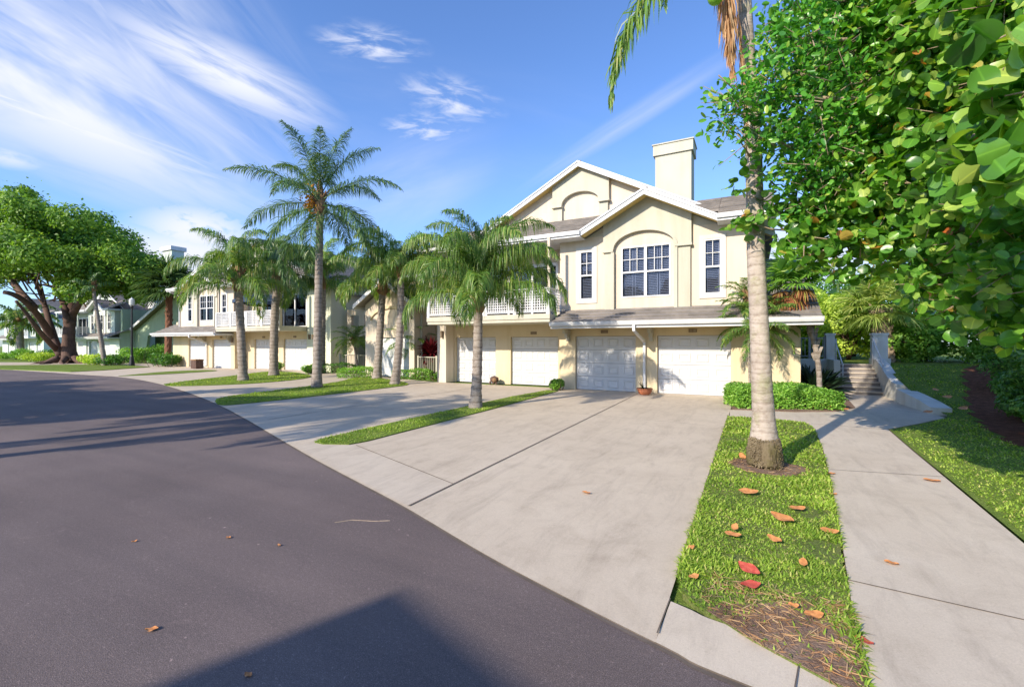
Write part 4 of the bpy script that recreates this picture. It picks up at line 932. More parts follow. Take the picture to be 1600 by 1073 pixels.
def wobn(i, j):
    z = zt[i]; bs = max(0., 1-z/.75); ring = .012*((i*7) % 5 == 0)
    k = 1+.008*fine[i, j]+.02*low[i, j]*.5-ring*1.2
    if bs > 0: k += bs*(.05*fine[i, j]*.6+.05*low[i, j])
    return k
mb = MB(); Q[:, 3] *= .88; cut = int(np.searchsorted(zt, .46))
mb.tube([tuple(q[:3]) for q in Q[cut-1:]], list(Q[cut-1:, 3]), nA, wob=lambda i, j: wobn(i+cut-1, j)); mb.build('trunk', M['neartrunk'], t, smooth=True)
mb = MB(); mb.tube([tuple(q[:3]) for q in Q[:cut]], list(Q[:cut, 3]*1.06), nA, wob=wobn)
for i in range(1500):
    a = rs.uniform(0, 2*math.pi); z = rs.uniform(.04, .47); r = np.interp(z, zt, Q[:, 3])*rs.uniform(.95, 1.07); cx = np.interp(z, zt, Q[:, 0]); cy = np.interp(z, zt, Q[:, 1])
    p = Vector((cx+math.cos(a)*r, cy+math.sin(a)*r, z)); e_ = rs.uniform(.008, .02); mb.tube([p-Vector((math.cos(a), math.sin(a), 0))*e_, p, p+Vector((math.cos(a)*e_*.7, math.sin(a)*e_*.7, -rs.uniform(.0, .03)))], [e_, e_*.8, e_*.25], 6)
mb.build('root_boss', M['rootboss'], t, smooth=True)
cr = np.array(Q[-1, :3]); g = Geo(); gr = MB(); rd = random.Random(5)
def pix(pts): return [np.array(D(a, c, z)) for a, c, z in pts]
def spl(pts, n=40):
    p = np.asarray(pts); t_ = np.linspace(0, 1, len(p)); tq = np.linspace(0, 1, n)
    co = [np.polyfit(t_, p[:, i], min(3, len(p)-1)) for i in range(3)]; return np.stack([np.polyval(c_, tq) for c_ in co], 1)
frond(g, gr, spl(pix([(1146, -260, 6.75), (1105, -170, 6.5), (1055, -75, 6.3), (1008, -5, 6.25), (972, 70, 6.2), (955, 160, 6.2)])), .72, .024, .85, n=260, start=.12, rr=.02, rs=rs, plum=.6)
for i in range(17):
    az = i*137.5; el = 70-75*(i/17)
    if el < 25 and 150 < (az % 360) < 290: el = 35
    frond(g, gr, arc(cr, az, el, 2.7, 85), .6, .035, .7, n=90, rs=rs, rr=.02)
g.build('crown', M['palmleaf'], t); gr.build('midribs', M['palmleaf'], t)
g = Geo(); gr = MB()
frond(g, gr, spl(pix([(1146, -255, 6.6), (1130, -150, 6.55), (1132, -40, 6.5), (1140, 60, 6.5), (1146, 118, 6.5)])), .62, .02, .8, n=330, start=.2, rr=.02, rs=rs, plum=.9, fwd=1.5, jit=.12)
frond(g, gr, spl(pix([(1152, -200, 6.6), (1150, -50, 6.55), (1155, 60, 6.5), (1166, 170, 6.5), (1166, 232, 6.5)])), .25, .012, .9, n=110, start=.5, rr=.012, rs=rs, plum=.2, fwd=1.5)
g.build('dead_frond', M['deadleaf'], t); gr.build('dead_midribs', M['deadleaf'], t)
mb = MB()
for (a, c, z, r) in ((1118, -6, 6.3, .12), (1136, -30, 6.4, .12), (1110, -34, 6.5, .12)):
    p = D(a, c, z); mb = MB(); k = 10; mb.tube([p+Vector((0, 0, r*math.cos(math.pi*i/k))) for i in range(k+1)], [max(.004, r*math.sin(math.pi*i/k)*.9) for i in range(k+1)], 14); mb.build('coconut', M['bushleaf'], t, smooth=True)

# ---- small feather palms
def pygmy(base, px, py, label, seed, fl=1.1, curve=(0, 0), nf=26, r=.07, extra=None):
    return palm('pygmy_date_palm', base, top_at(base, px, py), r, r*1.0, label, 'small feather palms by the houses', seed, nf=nf, fl=fl, leaf=fl*.24, lw=.022, droop=.35, els=(70, -25), bend=75, n=60, mat_='pygmyleaf', trunk='palmtrunk', lean=curve, shaft=.25, plum=.2, bulge=1.2)
pygmy(G(560, 583.5), 553, 533, 'little arching palm before the pale fence by the tall blank wall', 201, 1.5)
pygmy(G(650, 588), 643, 537, 'little palm with a leaning stem in the hedge beside the gabled garage', 202, 1.55, (-.15, 0))
pygmy((.1, 16.6, .05), 1185, 515, 'feathery small palm beside the rightmost garage door, behind the big trunk', 203, 1.45, nf=30, r=.05)
pygmy((-.05, 16.5, .05), 1168, 470, 'taller thin feathery palm against the townhouse corner behind the big trunk', 204, 1.0, nf=16, r=.035)
# ---- fan palms
def fan(g, p, az, el, pet, rad, n=38, droop=.35, rs=rng, w=.05):
    d = np.array([math.cos(R(az))*math.cos(R(el)), math.sin(R(az))*math.cos(R(el)), math.sin(R(el))]); c = np.array(p)+d*pet
    s = unit(np.cross(d, Z)); u = np.cross(s, d)
    a = np.linspace(-2.2, 2.2, n); dirs = unit(np.cos(a)[:, None]*d+np.sin(a)[:, None]*s+u*.15)
    leaflets(g, np.repeat(c[None], n, 0), dirs, np.full(n, rad)*(.75+.25*np.cos(a)), np.full(n, w), droop*np.ones(n), .05, rs)
    pv = unit(np.cross(d, Z))*.012; g.add([np.array(p)-pv, np.array(p)+pv, c+pv, c-pv], Q=[[0, 1, 2, 3]])
def fan_palm(name, base, px, py, r, label, seed, nf=34, pet=.7, rad=.8, mat_='fanleaf', trunk='boots', els=(80, -45), w=.05, lean=(0, 0), group='cabbage palms', part=None):
    rs = np.random.default_rng(seed); t = thing(name, base, label, 'palm tree', group); b = Vector(base); tp = Vector(top_at(base, px, py))
    mid = (b+tp)/2+Vector((lean[0], lean[1], 0)); mb = MB(); pts = [b*(1-s)**2+mid*2*s*(1-s)+tp*s*s for s in np.linspace(0, 1, 24)]
    mb.tube(pts, [r*(1.1-.1*i/24) for i in range(24)], 12, wob=lambda i, j: 1+.06*math.sin(i*3.1+j*1.7)); 
    for i in range(50):
        s = rs.uniform(.35, 1); p = b*(1-s)**2+mid*2*s*(1-s)+tp*s*s; a = rs.uniform(0, 6.28); q = p+Vector((math.cos(a), math.sin(a), 0))*r; mb.bar(q, q+Vector((math.cos(a)*.08, math.sin(a)*.08, .22)), .08, .02)
    mb.build('trunk', M[trunk], t, smooth=False); g = Geo()
    for i in range(nf):
        s = (i+.5)/nf; fan(g, tuple(tp+Vector((0, 0, .1))), i*137.5+rs.uniform(-12, 12), els[0]+(els[1]-els[0])*s+rs.uniform(-8, 8), pet*rs.uniform(.8, 1.1), rad*rs.uniform(.85, 1.1), rs=rs, w=w)
    g.build('crown', M[mat_], t)
    if part: part(t, tp, rs)
    return t
def brown_fans(t, tp, rs):
    g = Geo()
    for az, el in ((-150, -25), (-120, -45), (-60, -20), (-80, -50), (180, -40)): fan(g, tuple(tp), az, el, .45, .6, rs=rs, w=.05, droop=.6)
    g.build('dead_fan', M['redpalm'], t)
fan_palm('fan_palm', (1.9, 17.5, .05), 1240, 448, .07, 'fan palm with a bent thin trunk and reddish brown dying fans at the townhouse corner', 301, nf=24, pet=.55, rad=.75, mat_='bushleaf', trunk='palmtrunk', lean=(.45, 0), part=brown_fans, els=(85, -10))
fan_palm('cabbage_palm', (5.1, 24.8, 1.05), 1374, 482, .3, 'cabbage palm with a fibrous trunk and yellow green crown behind the right pillar', 302, nf=50, pet=.9, rad=1.0, trunk='branch', w=.035)
b = G(262, 570); fan_palm('cabbage_palm', b, 265, 452, .24, 'dark crowned cabbage palm with a reddish trunk between the green and yellow houses', 303, nf=60, pet=1.3, rad=1.7, mat_='fandark', trunk='redtrunk', w=.09, els=(88, -30))

# ---- leaves of broadleaf trees and shrubs
def leaf_quads(g, C, size, rs, nrm=None, asp=.55, up=.3):
    """folded two-piece leaves at C"""
    n = len(C); nn = unit(rs.normal(0, 1, (n, 3))+np.array([0, 0, up])) if nrm is None else unit(nrm+rs.normal(0, .5, (n, 3)))
    t = unit(np.cross(nn, rs.normal(0, 1, (n, 3)))); s = np.cross(nn, t); L_ = (size*rs.uniform(.7, 1.3, n))[:, None]
    V = np.stack([C-t*L_*.5, C+s*L_*asp*.5+nn*L_*.08, C+t*L_*.5, C-s*L_*asp*.5+nn*L_*.08], 1); k = (np.arange(n)*4)[:, None]
    g.add(V, T=np.concatenate([k+np.array([[0, 1, 2]]), k+np.array([[0, 2, 3]])]))
def lobes_to_pts(lobes, n, rs, shell=.45):
    lob = np.array(lobes, float); vol = lob[:, 3]*lob[:, 4]; idx = rs.choice(len(lob), n, p=vol/vol.sum()); d = unit(rs.normal(0, 1, (n, 3)))
    r = rs.uniform(shell, 1, n)**.7; c = lob[idx]; rad = np.stack([c[:, 3], c[:, 3], c[:, 4]], 1)
    return c[:, :3]+d*r[:, None]*rad, d
def shrub(name, base, rx, ry, h, label, group, seed, n=1800, leaf=.06, mat_='bushleaf', box=False, ang=0, stem=True):
    rs = np.random.default_rng(seed); ca, sa = math.cos(R(ang)), math.sin(R(ang)); t = thing(name, base, label, 'shrub' if not box else 'hedge', group)
    if box:
        m = rs.integers(0, 5, n); P_ = rs.uniform(-1, 1, (n, 3)); dep = 1-np.abs(rs.normal(0, .13, n))
        ax = np.where(m < 2, 2, np.where(m == 2, 0, 1)); sg = np.where(m < 2, 1, rs.choice([-1, 1], n)); P_[np.arange(n), ax] = sg*dep
        P_[:, 2] = P_[:, 2]*.5+.5
        bx = 1+.06*np.sin(P_[:, 0]*rx*5+P_[:, 1]*3)+.05*np.sin(P_[:, 0]*rx*11+2)
        C = np.stack([P_[:, 0]*rx, P_[:, 1]*ry*bx, P_[:, 2]*h*(1+.08*np.sin(P_[:, 0]*rx*4)+.07*np.sin(P_[:, 1]*5+P_[:, 0]*7))*(1-.22*np.maximum(np.abs(P_[:, 0]), np.abs(P_[:, 1]))**6)], 1)+rs.normal(0, .02, (n, 3)); core = (.86, .8)
    else:
        k = 9; lob = [(0, 0, h*.5, min(rx, ry)*.8, h*.45)]+[(rs.uniform(-.5, .5)*rx, rs.uniform(-.5, .5)*ry, h*rs.uniform(.35, .65), rs.uniform(.35, .6)*min(rx, ry), h*rs.uniform(.25, .4)) for _ in range(k)]
        C, d = lobes_to_pts(lob, n, rs, .5); C[:, 2] = np.abs(C[:, 2]); core = (.6, .6)
    X_, Y_ = C[:, 0]*ca-C[:, 1]*sa, C[:, 0]*sa+C[:, 1]*ca; C = np.stack([X_, Y_, C[:, 2]], 1)+np.array(base)
    g = Geo(); leaf_quads(g, C, leaf, rs, up=.7); g.build('foliage', M[mat_], t)
    mb = MB()
    for i in range(14 if box else 7):
        p = rs.uniform(-.8, .8, 2)*[rx, ry]; q = p*1.1; T2 = lambda v, z: (base[0]+v[0]*ca-v[1]*sa, base[1]+v[0]*sa+v[1]*ca, base[2]+z); mb.tube([T2(p*.7, 0), T2(p, h*.4), T2(q*.95, h*.8)], [.018, .012, .005], 5)
    mb.build('stems', M['bark'], t)
    return t
HG = 'clipped shrubs along the garages'
rl = [((870, 610), .42, .35, .5, 'round clipped shrub beside the near garage at the end of the narrow grass strip', 'round'),
      ((690, 596), .75, .5, .5, 'low shrub clump at the foot of the near townhouse end wall', 'r'),
      ((645, 592), 1.0, .45, .5, 'low hedge before the pale fence by the red leaved shrub', 'b'),
      ((558, 590), .95, .5, .55, 'low clipped hedge under the little arching palm', 'b'),
      ((485, 584), .8, .6, .6, 'leafy green shrub at the corner of the yellow house, left of the tall blank wall', 'r'),
      ((526, 583), 1.5, .5, .6, 'dark low hedge along the foot of the tall blank wall', 'b'),
      ((434, 580), .45, .4, .65, 'small dark shrub between two garage doors of the yellow house', 'r')]
for i, (p, rx, ry, h, lb, k) in enumerate(rl): shrub('shrub' if k != 'b' else 'hedge', G(*p), rx, ry, h, lb, HG, 400+i, 1500+int(1200*rx), .075, 'hedgedark' if i in (5,) else 'bushleaf', k == 'b', 25 if i in (2, 3, 5) else 0)
far_sh = [((60, 565), 2.2, 1.0), ((78, 563), 1.6, 1.3), ((33, 563), 1.5, 1.4), ((150, 570), 2.0, 1.1), ((175, 571), 1.7, 1.0), ((205, 568), 1.6, 1.7), ((222, 567), 1.5, 1.6), ((250, 572), 1.4, 1.2), ((262, 573), 1.3, 1.1), ((247, 566), 1.5, 1.9), ((12, 561), 2.4, .9)]
far_lb = ['yellow green shrub behind the left trunk fork', 'dark shrub just left of the big tree trunk', 'rounded pale shrub by the white pier of the far house', 'low yellow green shrub right of the big tree roots', 'low dark hedge clump behind the leaning pole', 'tall shrub left of the street lamp post', 'wide shrub right of the street lamp under the green arch', 'dark low shrub left of the reddish palm trunk', 'dark low shrub at the foot of the reddish palm trunk', 'upright bushy shrub beside the stair parapet of the green wing', 'low shrub at the far left edge']
for i, ((px, py), rx, h) in enumerate(far_sh): shrub('shrub', G(px, py), rx, rx*.8, h, far_lb[i], 'shrubs before the pale green houses', 430+i, 1500, .17, 'yellowbush' if i in (0, 3) else 'hedgedark' if i in (1, 4, 7, 8) else 'bushleaf')
# hedge by the steps (near, more leaves)
shrub('hedge', (.75, 15.2, .05), 1.4, .58, .56, 'clipped green hedge behind the big palm trunk, between garage and stairs', None, 470, 15000, .07, 'bushleaf', True, 20)
shrub('hedge', (.6, 16.3, .05), 1.3, .5, .55, 'second lower hedge against the cream wall behind the front hedge', None, 472, 4500, .075, 'bushleaf', True, 15)
rs = np.random.default_rng(480)   # agave clump
def blade_plant(name, base, n, ln, w, label, m_, cat, seed, els=(80, 15), droop=.25):
    rs = np.random.default_rng(seed); g = Geo(); az = rs.uniform(0, 2*math.pi, n); el = np.radians(rs.uniform(els[1], els[0], n))
    d = np.stack([np.cos(az)*np.cos(el), np.sin(az)*np.cos(el), np.sin(el)], 1); leaflets(g, np.tile(np.array(base), (n, 1))+d*.05, d, ln*rs.uniform(.7, 1.1, n), np.full(n, w), np.full(n, droop), .05, rs)
    o = g.build(name, M[m_]); return tag(o, label, cat)
for i, (x, y, s) in enumerate([(1.95, 18.7, .95), (2.3, 19.9, .8), (1.75, 19.8, .85)]):
    blade_plant('agave', (x, y, .05), 70, 1.15*s, .13, ['dark spiky agave clump in front of the low wall beside the stairs', 'rear dark agave touching the left stair wall', 'rear dark agave near the bent fan palm'][i], 'agave', 'plant', 480+i)
b = G(682, 587); blade_plant('red_shrub', (b[0]+.3, 20.2, 1.2), 130, 1.0, .14, 'dark red long leaved shrub behind the pale fence', 'redplant', 'shrub', 490, (85, -20), .3)
# flower pot with a twiggy plant
def pot(name, c, label):
    t = thing(name, c, label, 'flower pot'); mb = MB(); pr = [(.13, 0), (.2, .04), (.25, .13), (.25, .19), (.28, .2), (.28, .235), (.24, .235), (.235, .2), (.05, .19)]
    mb.tube([(c[0], c[1], c[2]+z) for r, z in pr], [r for r, z in pr], 24); mb.build('pot', M['terracotta'], t, smooth=False)
    g = Geo(); rs = np.random.default_rng(5); d = unit(np.stack([rs.normal(0, .35, 22), rs.normal(0, .35, 22), np.ones(22)], 1)); leaflets(g, np.tile(np.array([c[0]-.06, c[1], c[2]+.2]), (22, 1)), d, rs.uniform(.12, .36, 22), np.full(22, .02), np.full(22, .1), .1, rs); g.build('plant', M['agave'], t)
pot('flower_pot', (-3.42, 16.75, .012), 'wide terracotta bowl with a spindly plant between the two right garage doors')
# garden ornament and bin, blue umbrellas on the far balcony, street lamp
t = thing('garden_ornament', (-10.35, 17.9, .012), 'small dark brown squat garden ornament between the two left near garage doors', 'ornament')
mb = MB(); c0 = Vector((-10.35, 17.9, .012)); mb.tube([c0+Vector((-.2, 0, .17)), c0+Vector((-.14, 0, .2)), c0+Vector((0, 0, .22)), c0+Vector((.14, 0, .19)), c0+Vector((.2, 0, .16))], [.03, .13, .17, .14, .04], 12); mb.build('body', M['bark'], t, smooth=True)
mb = MB(); mb.tube([c0+Vector((.1, -.15, .1)), c0+Vector((.1, -.15, .2)), c0+Vector((.1, -.15, .3))], [.05, .12, .05], 10); mb.build('head', M['boots'], t, smooth=True)
for dx in (-.15, .02, .17): mb = MB(); mb.tube([c0+Vector((dx, -.1, .14)), c0+Vector((dx, -.13, 0))], [.04, .045], 8); mb.build('foot', M['bark'], t)
bx = Vector(G(308, 576)); t = thing('storage_bin', tuple(bx), 'dark brown boxy bin standing before the left garage of the yellow house', 'bin')
mb = MB(); mb.box(bx.x-.33, bx.x+.33, bx.y-.25, bx.y+.25, 0.03, .62)
for k in range(5): mb.box(bx.x-.345, bx.x+.345, bx.y-.265, bx.y+.265, .05+k*.115, .13+k*.115)
mb.build('bin_body', M['bark'], t); mb = MB(); mb.box(bx.x-.37, bx.x+.37, bx.y-.29, bx.y+.29, .63, .7); mb.build('lid', M['boots'], t)
def umbrella(c, label):
    t = thing('patio_umbrella', c, label, 'umbrella', 'blue patio umbrellas'); mb = MB(); n = 8; r = 1.35; top = (c[0], c[1], c[2]+2.45)
    rim = [(c[0]+r*math.cos(2*math.pi*i/n), c[1]+r*math.sin(2*math.pi*i/n), c[2]+1.85) for i in range(n)]; low = [(p[0], p[1], p[2]-.22) for p in rim]
    mb.add([top]+rim+low, [(0, 1+i, 1+(i+1) % n) for i in range(n)]+[(1+i, 1+n+i, 1+n+(i+1) % n, 1+(i+1) % n) for i in range(n)]); mb.build('canopy', M['navy'], t)
    mb = MB(); mb.tube([c, (c[0], c[1], c[2]+2.5)], .025, 8); mb.build('pole', M['bronze'], t)
def onB(px, y, h): u = (px-800)/FPX; z = y/(_c+u*_s); x = z*(-_s+u*_c); return (x, y, h)
umbrella(onB(397, 19.6, 3.0), 'left blue patio umbrella on the lattice balcony of the yellow house'); umbrella(onB(418, 20.1, 2.85), 'right lower blue patio umbrella on the lattice balcony')
for i, px in enumerate((404, 421)):
    c = onB(px, 19.35, 3.0); t = thing('patio_chair', c, ['wooden patio chair under the left blue umbrella', 'wooden patio chair under the right blue umbrella'][i], 'chair', 'patio chairs'); mb = MB(); mb.box(c[0]-.25, c[0]+.25, c[1]-.22, c[1]+.22, 3.42, 3.47); mb.build('seat', M['boots'], t)
    mb = MB(); mb.box(c[0]-.25, c[0]+.25, c[1]+.2, c[1]+.24, 3.47, 4.05); mb.build('backrest', M['boots'], t)
    for dx in (-.22, .22):
        for dy in (-.19, .19): mb = MB(); mb.box(c[0]+dx-.02, c[0]+dx+.02, c[1]+dy-.02, c[1]+dy+.02, 3.0, 3.42); mb.build('leg', M['boots'], t)
lp = G(206, 572); t = thing('street_lamp', lp, 'black street lamp with a pale lantern before the pale green house', 'street lamp')
mb = MB(); mb.tube([(lp[0], lp[1], z) for z in (0, .15, .5, .8, .9, 4.7, 4.85, 4.95)], [.2, .2, .15, .12, .085, .06, .12, .1], 14); mb.build('pole', M['black'], t, smooth=False)
m, tt_, bb, oo = mat('lantern_glass'); bb.inputs['Base Color'].default_value = (.8, .8, .78, 1); bb.inputs['Roughness'].default_value = .25; bb.inputs['Transmission Weight'].default_value = .3; M['lantern'] = m
mb = MB(); mb.tube([(lp[0], lp[1], z) for z in (4.95, 5.05, 5.3, 5.42)], [.12, .18, .2, .19], 12); mb.build('lantern', M['lantern'], t)
mb = MB(); mb.tube([(lp[0], lp[1], z) for z in (5.42, 5.47, 5.56, 5.64)], [.22, .17, .06, .02], 12); mb.build('lamp_cap', M['trim'], t)
# thin leaning trunk near the lamp, part of a slim palm reaching into the big tree
b = G(164, 571.5); palm('slim_palm', b, top_at(b, 146, 452), .19, .12, 'slim leaning palm trunk between the big tree and the street lamp', None, 77, nf=8, fl=1.6, leaf=.6, lw=.06, n=30, mat_='palmdark', bulge=1.3)

# ---- big shade tree on the left
def limb(mb, pts, r0, r1, n=12, k=22, seed=0):
    P_ = spl(pts, k) if len(pts) > 3 else resample(pts, k)[0]
    mb.tube([tuple(p) for p in P_], [r0+(r1-r0)*(i/(k-1))**.8 for i in range(k)], n, wob=lambda i, j: 1+.07*math.sin(j*1.6+i*.4+seed)+.05*math.sin(j*3+i))
t = thing('shade_tree', G(110, 567.5), 'big spreading dark trunked tree with a wide dense crown at the left', 'tree'); TZ = 43.0
mb = MB(); dd = lambda a, c, z=TZ: np.array(D(a, c, z))
limb(mb, [dd(114, 569), dd(110, 560), dd(107, 545), dd(108, 520), dd(110, 500)], .68, .4, 16)
limb(mb, [dd(104, 566), dd(92, 548), dd(78, 520), dd(62, 500, 41), dd(50, 478, 40), dd(30, 468, 39), dd(5, 455, 38)], .42, .16, 14, seed=2)
limb(mb, [dd(98, 555), dd(82, 530), dd(80, 505), dd(72, 480, 44), dd(60, 455, 45), dd(50, 430, 46)], .36, .13, 12, seed=3)
limb(mb, [dd(107, 505), dd(100, 485), dd(95, 455, 45), dd(80, 440, 46), dd(66, 420, 46)], .35, .12, seed=4)
limb(mb, [dd(108, 502), dd(118, 485), dd(128, 465, 42), dd(150, 440, 41), dd(170, 415, 41)], .4, .12, seed=5)
limb(mb, [dd(90, 548), dd(60, 515, 40), dd(45, 495, 39), dd(25, 470, 38)], .24, .1, seed=6)
limb(mb, [dd(108, 500), dd(112, 470, 44), dd(115, 430, 45), dd(120, 390, 45)], .5, .15, seed=7)
limb(mb, [dd(128, 468, 42), dd(165, 450, 43), dd(195, 430, 44)], .3, .1, seed=8)
limb(mb, [dd(52, 480, 40), dd(20, 440, 42), dd(0, 410, 42), dd(-30, 380, 42)], .35, .1, seed=9)
for i in range(9):
    a = i*.7; p = np.array(G(110, 567.5)); limb(mb, [p+np.array([math.cos(a)*.9, math.sin(a)*.9, .5]), p+np.array([math.cos(a)*1.7, math.sin(a)*1.7, .12]), p+np.array([math.cos(a+.2)*2.6, math.sin(a+.2)*2.6, -.05])], .3, .08, 8, 8)
mb.build('trunk', M['bark'], t, smooth=True)
rs = np.random.default_rng(55); cr_ = []
crown = [(-60, 360, 5), (-20, 330, 4.5), (20, 325, 4), (60, 345, 4.2), (100, 355, 4.2), (140, 365, 4.2), (180, 385, 4), (215, 410, 3.4), (228, 435, 2.2), (0, 380, 5), (50, 390, 5), (100, 400, 5), (150, 410, 5), (190, 430, 3.8), (-30, 420, 4.6), (20, 425, 2.4), (120, 440, 2.8), (165, 450, 2.6), (205, 455, 2.4), (60, 370, 5), (30, 305, 1.6), (-90, 400, 5)]
for (a, c, r) in crown:
    for s in range(5): p = dd(a+rs.normal(0, 10), c+rs.normal(0, 8)+r*.6, TZ+rs.normal(0, 3.0)); rr = r*rs.uniform(.3, .55); cr_.append((p[0], p[1], p[2], rr, rr*.7))
C, d = lobes_to_pts(cr_, 110000, rs, .45); g = Geo(); leaf_quads(g, C, .27, rs, nrm=d+Z*.4, asp=.6)
# tufts that break the outline
C2 = C[rs.choice(len(C), 14000)]+rs.normal(0, .45, (14000, 3)); leaf_quads(g, C2, .3, rs, asp=.6); g.build('crown', M['treeleaf'], t)
mb = MB()
for i in range(45):
    q = cr_[rs.integers(len(cr_))]; e = np.array(q[:3]); s0_ = dd(100+rs.normal(0, 35), 455+rs.normal(0, 12), TZ+rs.normal(0, 1)); mb.tube([tuple(s0_), tuple((s0_+e)/2+rs.normal(0, .5, 3)), tuple(e)], [.08, .05, .02], 5)
mb.build('branches', M['bark'], t)

def simple_tree(name, base, h, r, label, group, seed, n=9000, leaf=.2, mat_='treeleaf', zlo=.35, cat='tree', nl=26):
    rs = np.random.default_rng(seed); t = thing(name, base, label, cat, group); b = np.array(base, float); mb = MB()
    lob = []
    for i in range(nl):
        a = rs.uniform(0, 6.28); q = rs.uniform(0, 1)**.6*r; z = h*rs.uniform(zlo, .9); k = 1-.45*((z/h-.55)/.45)**2; lob.append((b[0]+math.cos(a)*q*k, b[1]+math.sin(a)*q*k, b[2]+z, r*rs.uniform(.22, .42), r*rs.uniform(.2, .32)))
    for q in lob[:12]: mb.tube([tuple(b), tuple(b+np.array([(q[0]-b[0])*.25, (q[1]-b[1])*.25, h*.4])), q[:3]], [.06*h**.7*.5, .05*h**.7*.5, .02], 6)
    mb.build('trunk', M['bark'], t, smooth=True); C, d = lobes_to_pts(lob, n, rs, .45); C[:, 2] = np.maximum(C[:, 2], b[2]+.02); g = Geo(); leaf_quads(g, C, leaf, rs, nrm=d+Z*.4, asp=.6); g.build('crown', M[mat_], t); return t
# shade trees across the road (outside the frame)
for i, (x, y, r) in enumerate([(-21.5, -3.6, 3.6), (-27, -5.5, 4.0), (-33, -7, 4)]):
    simple_tree('roadside_tree', (x, y, 0), 8.5, r, ['leafy tree across the road, nearest the near palms', 'leafy tree across the road, middle one', 'leafy tree across the road, farthest left'][i], 'trees across the road', 500+i, 9000, .35)
# back garden trees and bushes on the upper terrace
bg_ = [((4.2, 27.5), 3.2, 2.0, 'yellowbush', 'yellow green bushy tree straight behind the stairs'), ((2.6, 30), 4.2, 2.2, 'yellowbush', 'yellow green tree behind the left pillar'), ((7.2, 28), 5.0, 2.6, 'bushleaf', 'bright green shrubby tree right of the cabbage palm'),
       ((10.2, 27.5), 6.5, 3.2, 'treeleaf', 'tall dark tree at the back of the lawn'), ((5.6, 35), 5.2, 3.0, 'hedgedark', 'dark tree in the far back behind the stairs'), ((13.6, 25), 8, 4, 'treeleaf', 'big dark tree behind the right hedge'),
       ((1.0, 34), 5.5, 2.6, 'bushleaf', 'leafy tree behind the corner of the near townhouse'), ((16, 20), 9, 4.5, 'hedgedark', 'big tree at the right edge beyond the hedge'), ((8.8, 24.6), 2.6, 1.6, 'bushleaf', 'low sunlit green bush at the far edge of the lawn'), ((6.4, 25.2), 2.2, 1.4, 'bushleaf', 'low light green bush right of the right pillar'), ((11.2, 23.4), 3.0, 1.8, 'hedgedark', 'dark bush at the back right corner of the lawn')]
for i, ((x, y), h, r, m_, lb) in enumerate(bg_): simple_tree('garden_tree' if h > 3 else 'garden_bush', (x, y, 1.0), h, r, lb, 'trees and bushes behind the lawn', 520+i, 11000 if h > 3 else 7000, .15 if y < 29 else .2, m_, .12, 'tree' if h > 3 else 'bush', 40)
# long right hedge
for i, (x, y, h, r, lb) in enumerate([(5.35, 10.8, 1.5, .85, 'right hedge plant nearest the viewpoint'), (5.5, 12.6, 1.7, .95, 'second hedge bush along the mulch bed on the right'), (6.0, 14.6, 1.7, 1.0, 'third hedge bush along the mulch bed on the right'), (6.8, 17.2, 2.1, 1.15, 'fourth hedge bush along the mulch bed on the right'), (7.9, 20.2, 2.5, 1.3, 'farthest hedge bush at the end of the mulch bed')]):
    simple_tree('hedge_bush', (x, y, float(hgt(x, y))), h, r, lb, 'hedge bushes on the right', 560+i, 15000, .085, 'hedgedark', .08, 'bush', 44)

# ---- overhanging trees on the right: big round leaves (sea grape) and a smaller pointed leaved tree
m, tn, bb, oo = mat('sea_grape_leaf'); at = N(tn, 'ShaderNodeAttribute', attribute_name='lr'); gg = N(tn, 'ShaderNodeNewGeometry')
rr_ = ramp(tn, gg, 'Random Per Island', [(0, (.05, .15, .025, 1)), (.4, (.11, .29, .035, 1)), (.8, (.22, .42, .06, 1)), (.97, (.42, .52, .12, 1)), (.985, (.45, .3, .06, 1)), (1, (.5, .14, .04, 1))])
vr = ramp(tn, at, 'Fac', [(0, (1.5, 1.35, 1.3, 1)), (.05, (1.3, 1.25, 1.2, 1)), (.10, (1, 1, 1, 1)), (1, (.92, .95, .9, 1))])
mm = mixc_(tn, None, None, rr_, 0, vr, 0, 'MULTIPLY', 1.0); L(tn, mm, 2, bb, 'Base Color'); bb.inputs['Roughness'].default_value = .32; bb.inputs['Specular IOR Level'].default_value = .5
trn = N(tn, 'ShaderNodeBsdfTranslucent'); t2 = mixc_(tn, None, None, mm, 2, (1.6, 1.6, .5, 1), None, 'MULTIPLY', 1.0); L(tn, t2, 2, trn, 0); mx = N(tn, 'ShaderNodeMixShader'); mx.inputs[0].default_value = .38; L(tn, bb, 0, mx, 1); L(tn, trn, 0, mx, 2); L(tn, mx, 0, oo, 0); M['grape'] = m
M['smallleaf'] = leafmat('glossy_small_leaves', [(0, (.05,.19,.03)), (.5, (.10,.34,.04)), (.9, (.2,.46,.06)), (1, (.45,.55,.1))], .3, .35, .5)
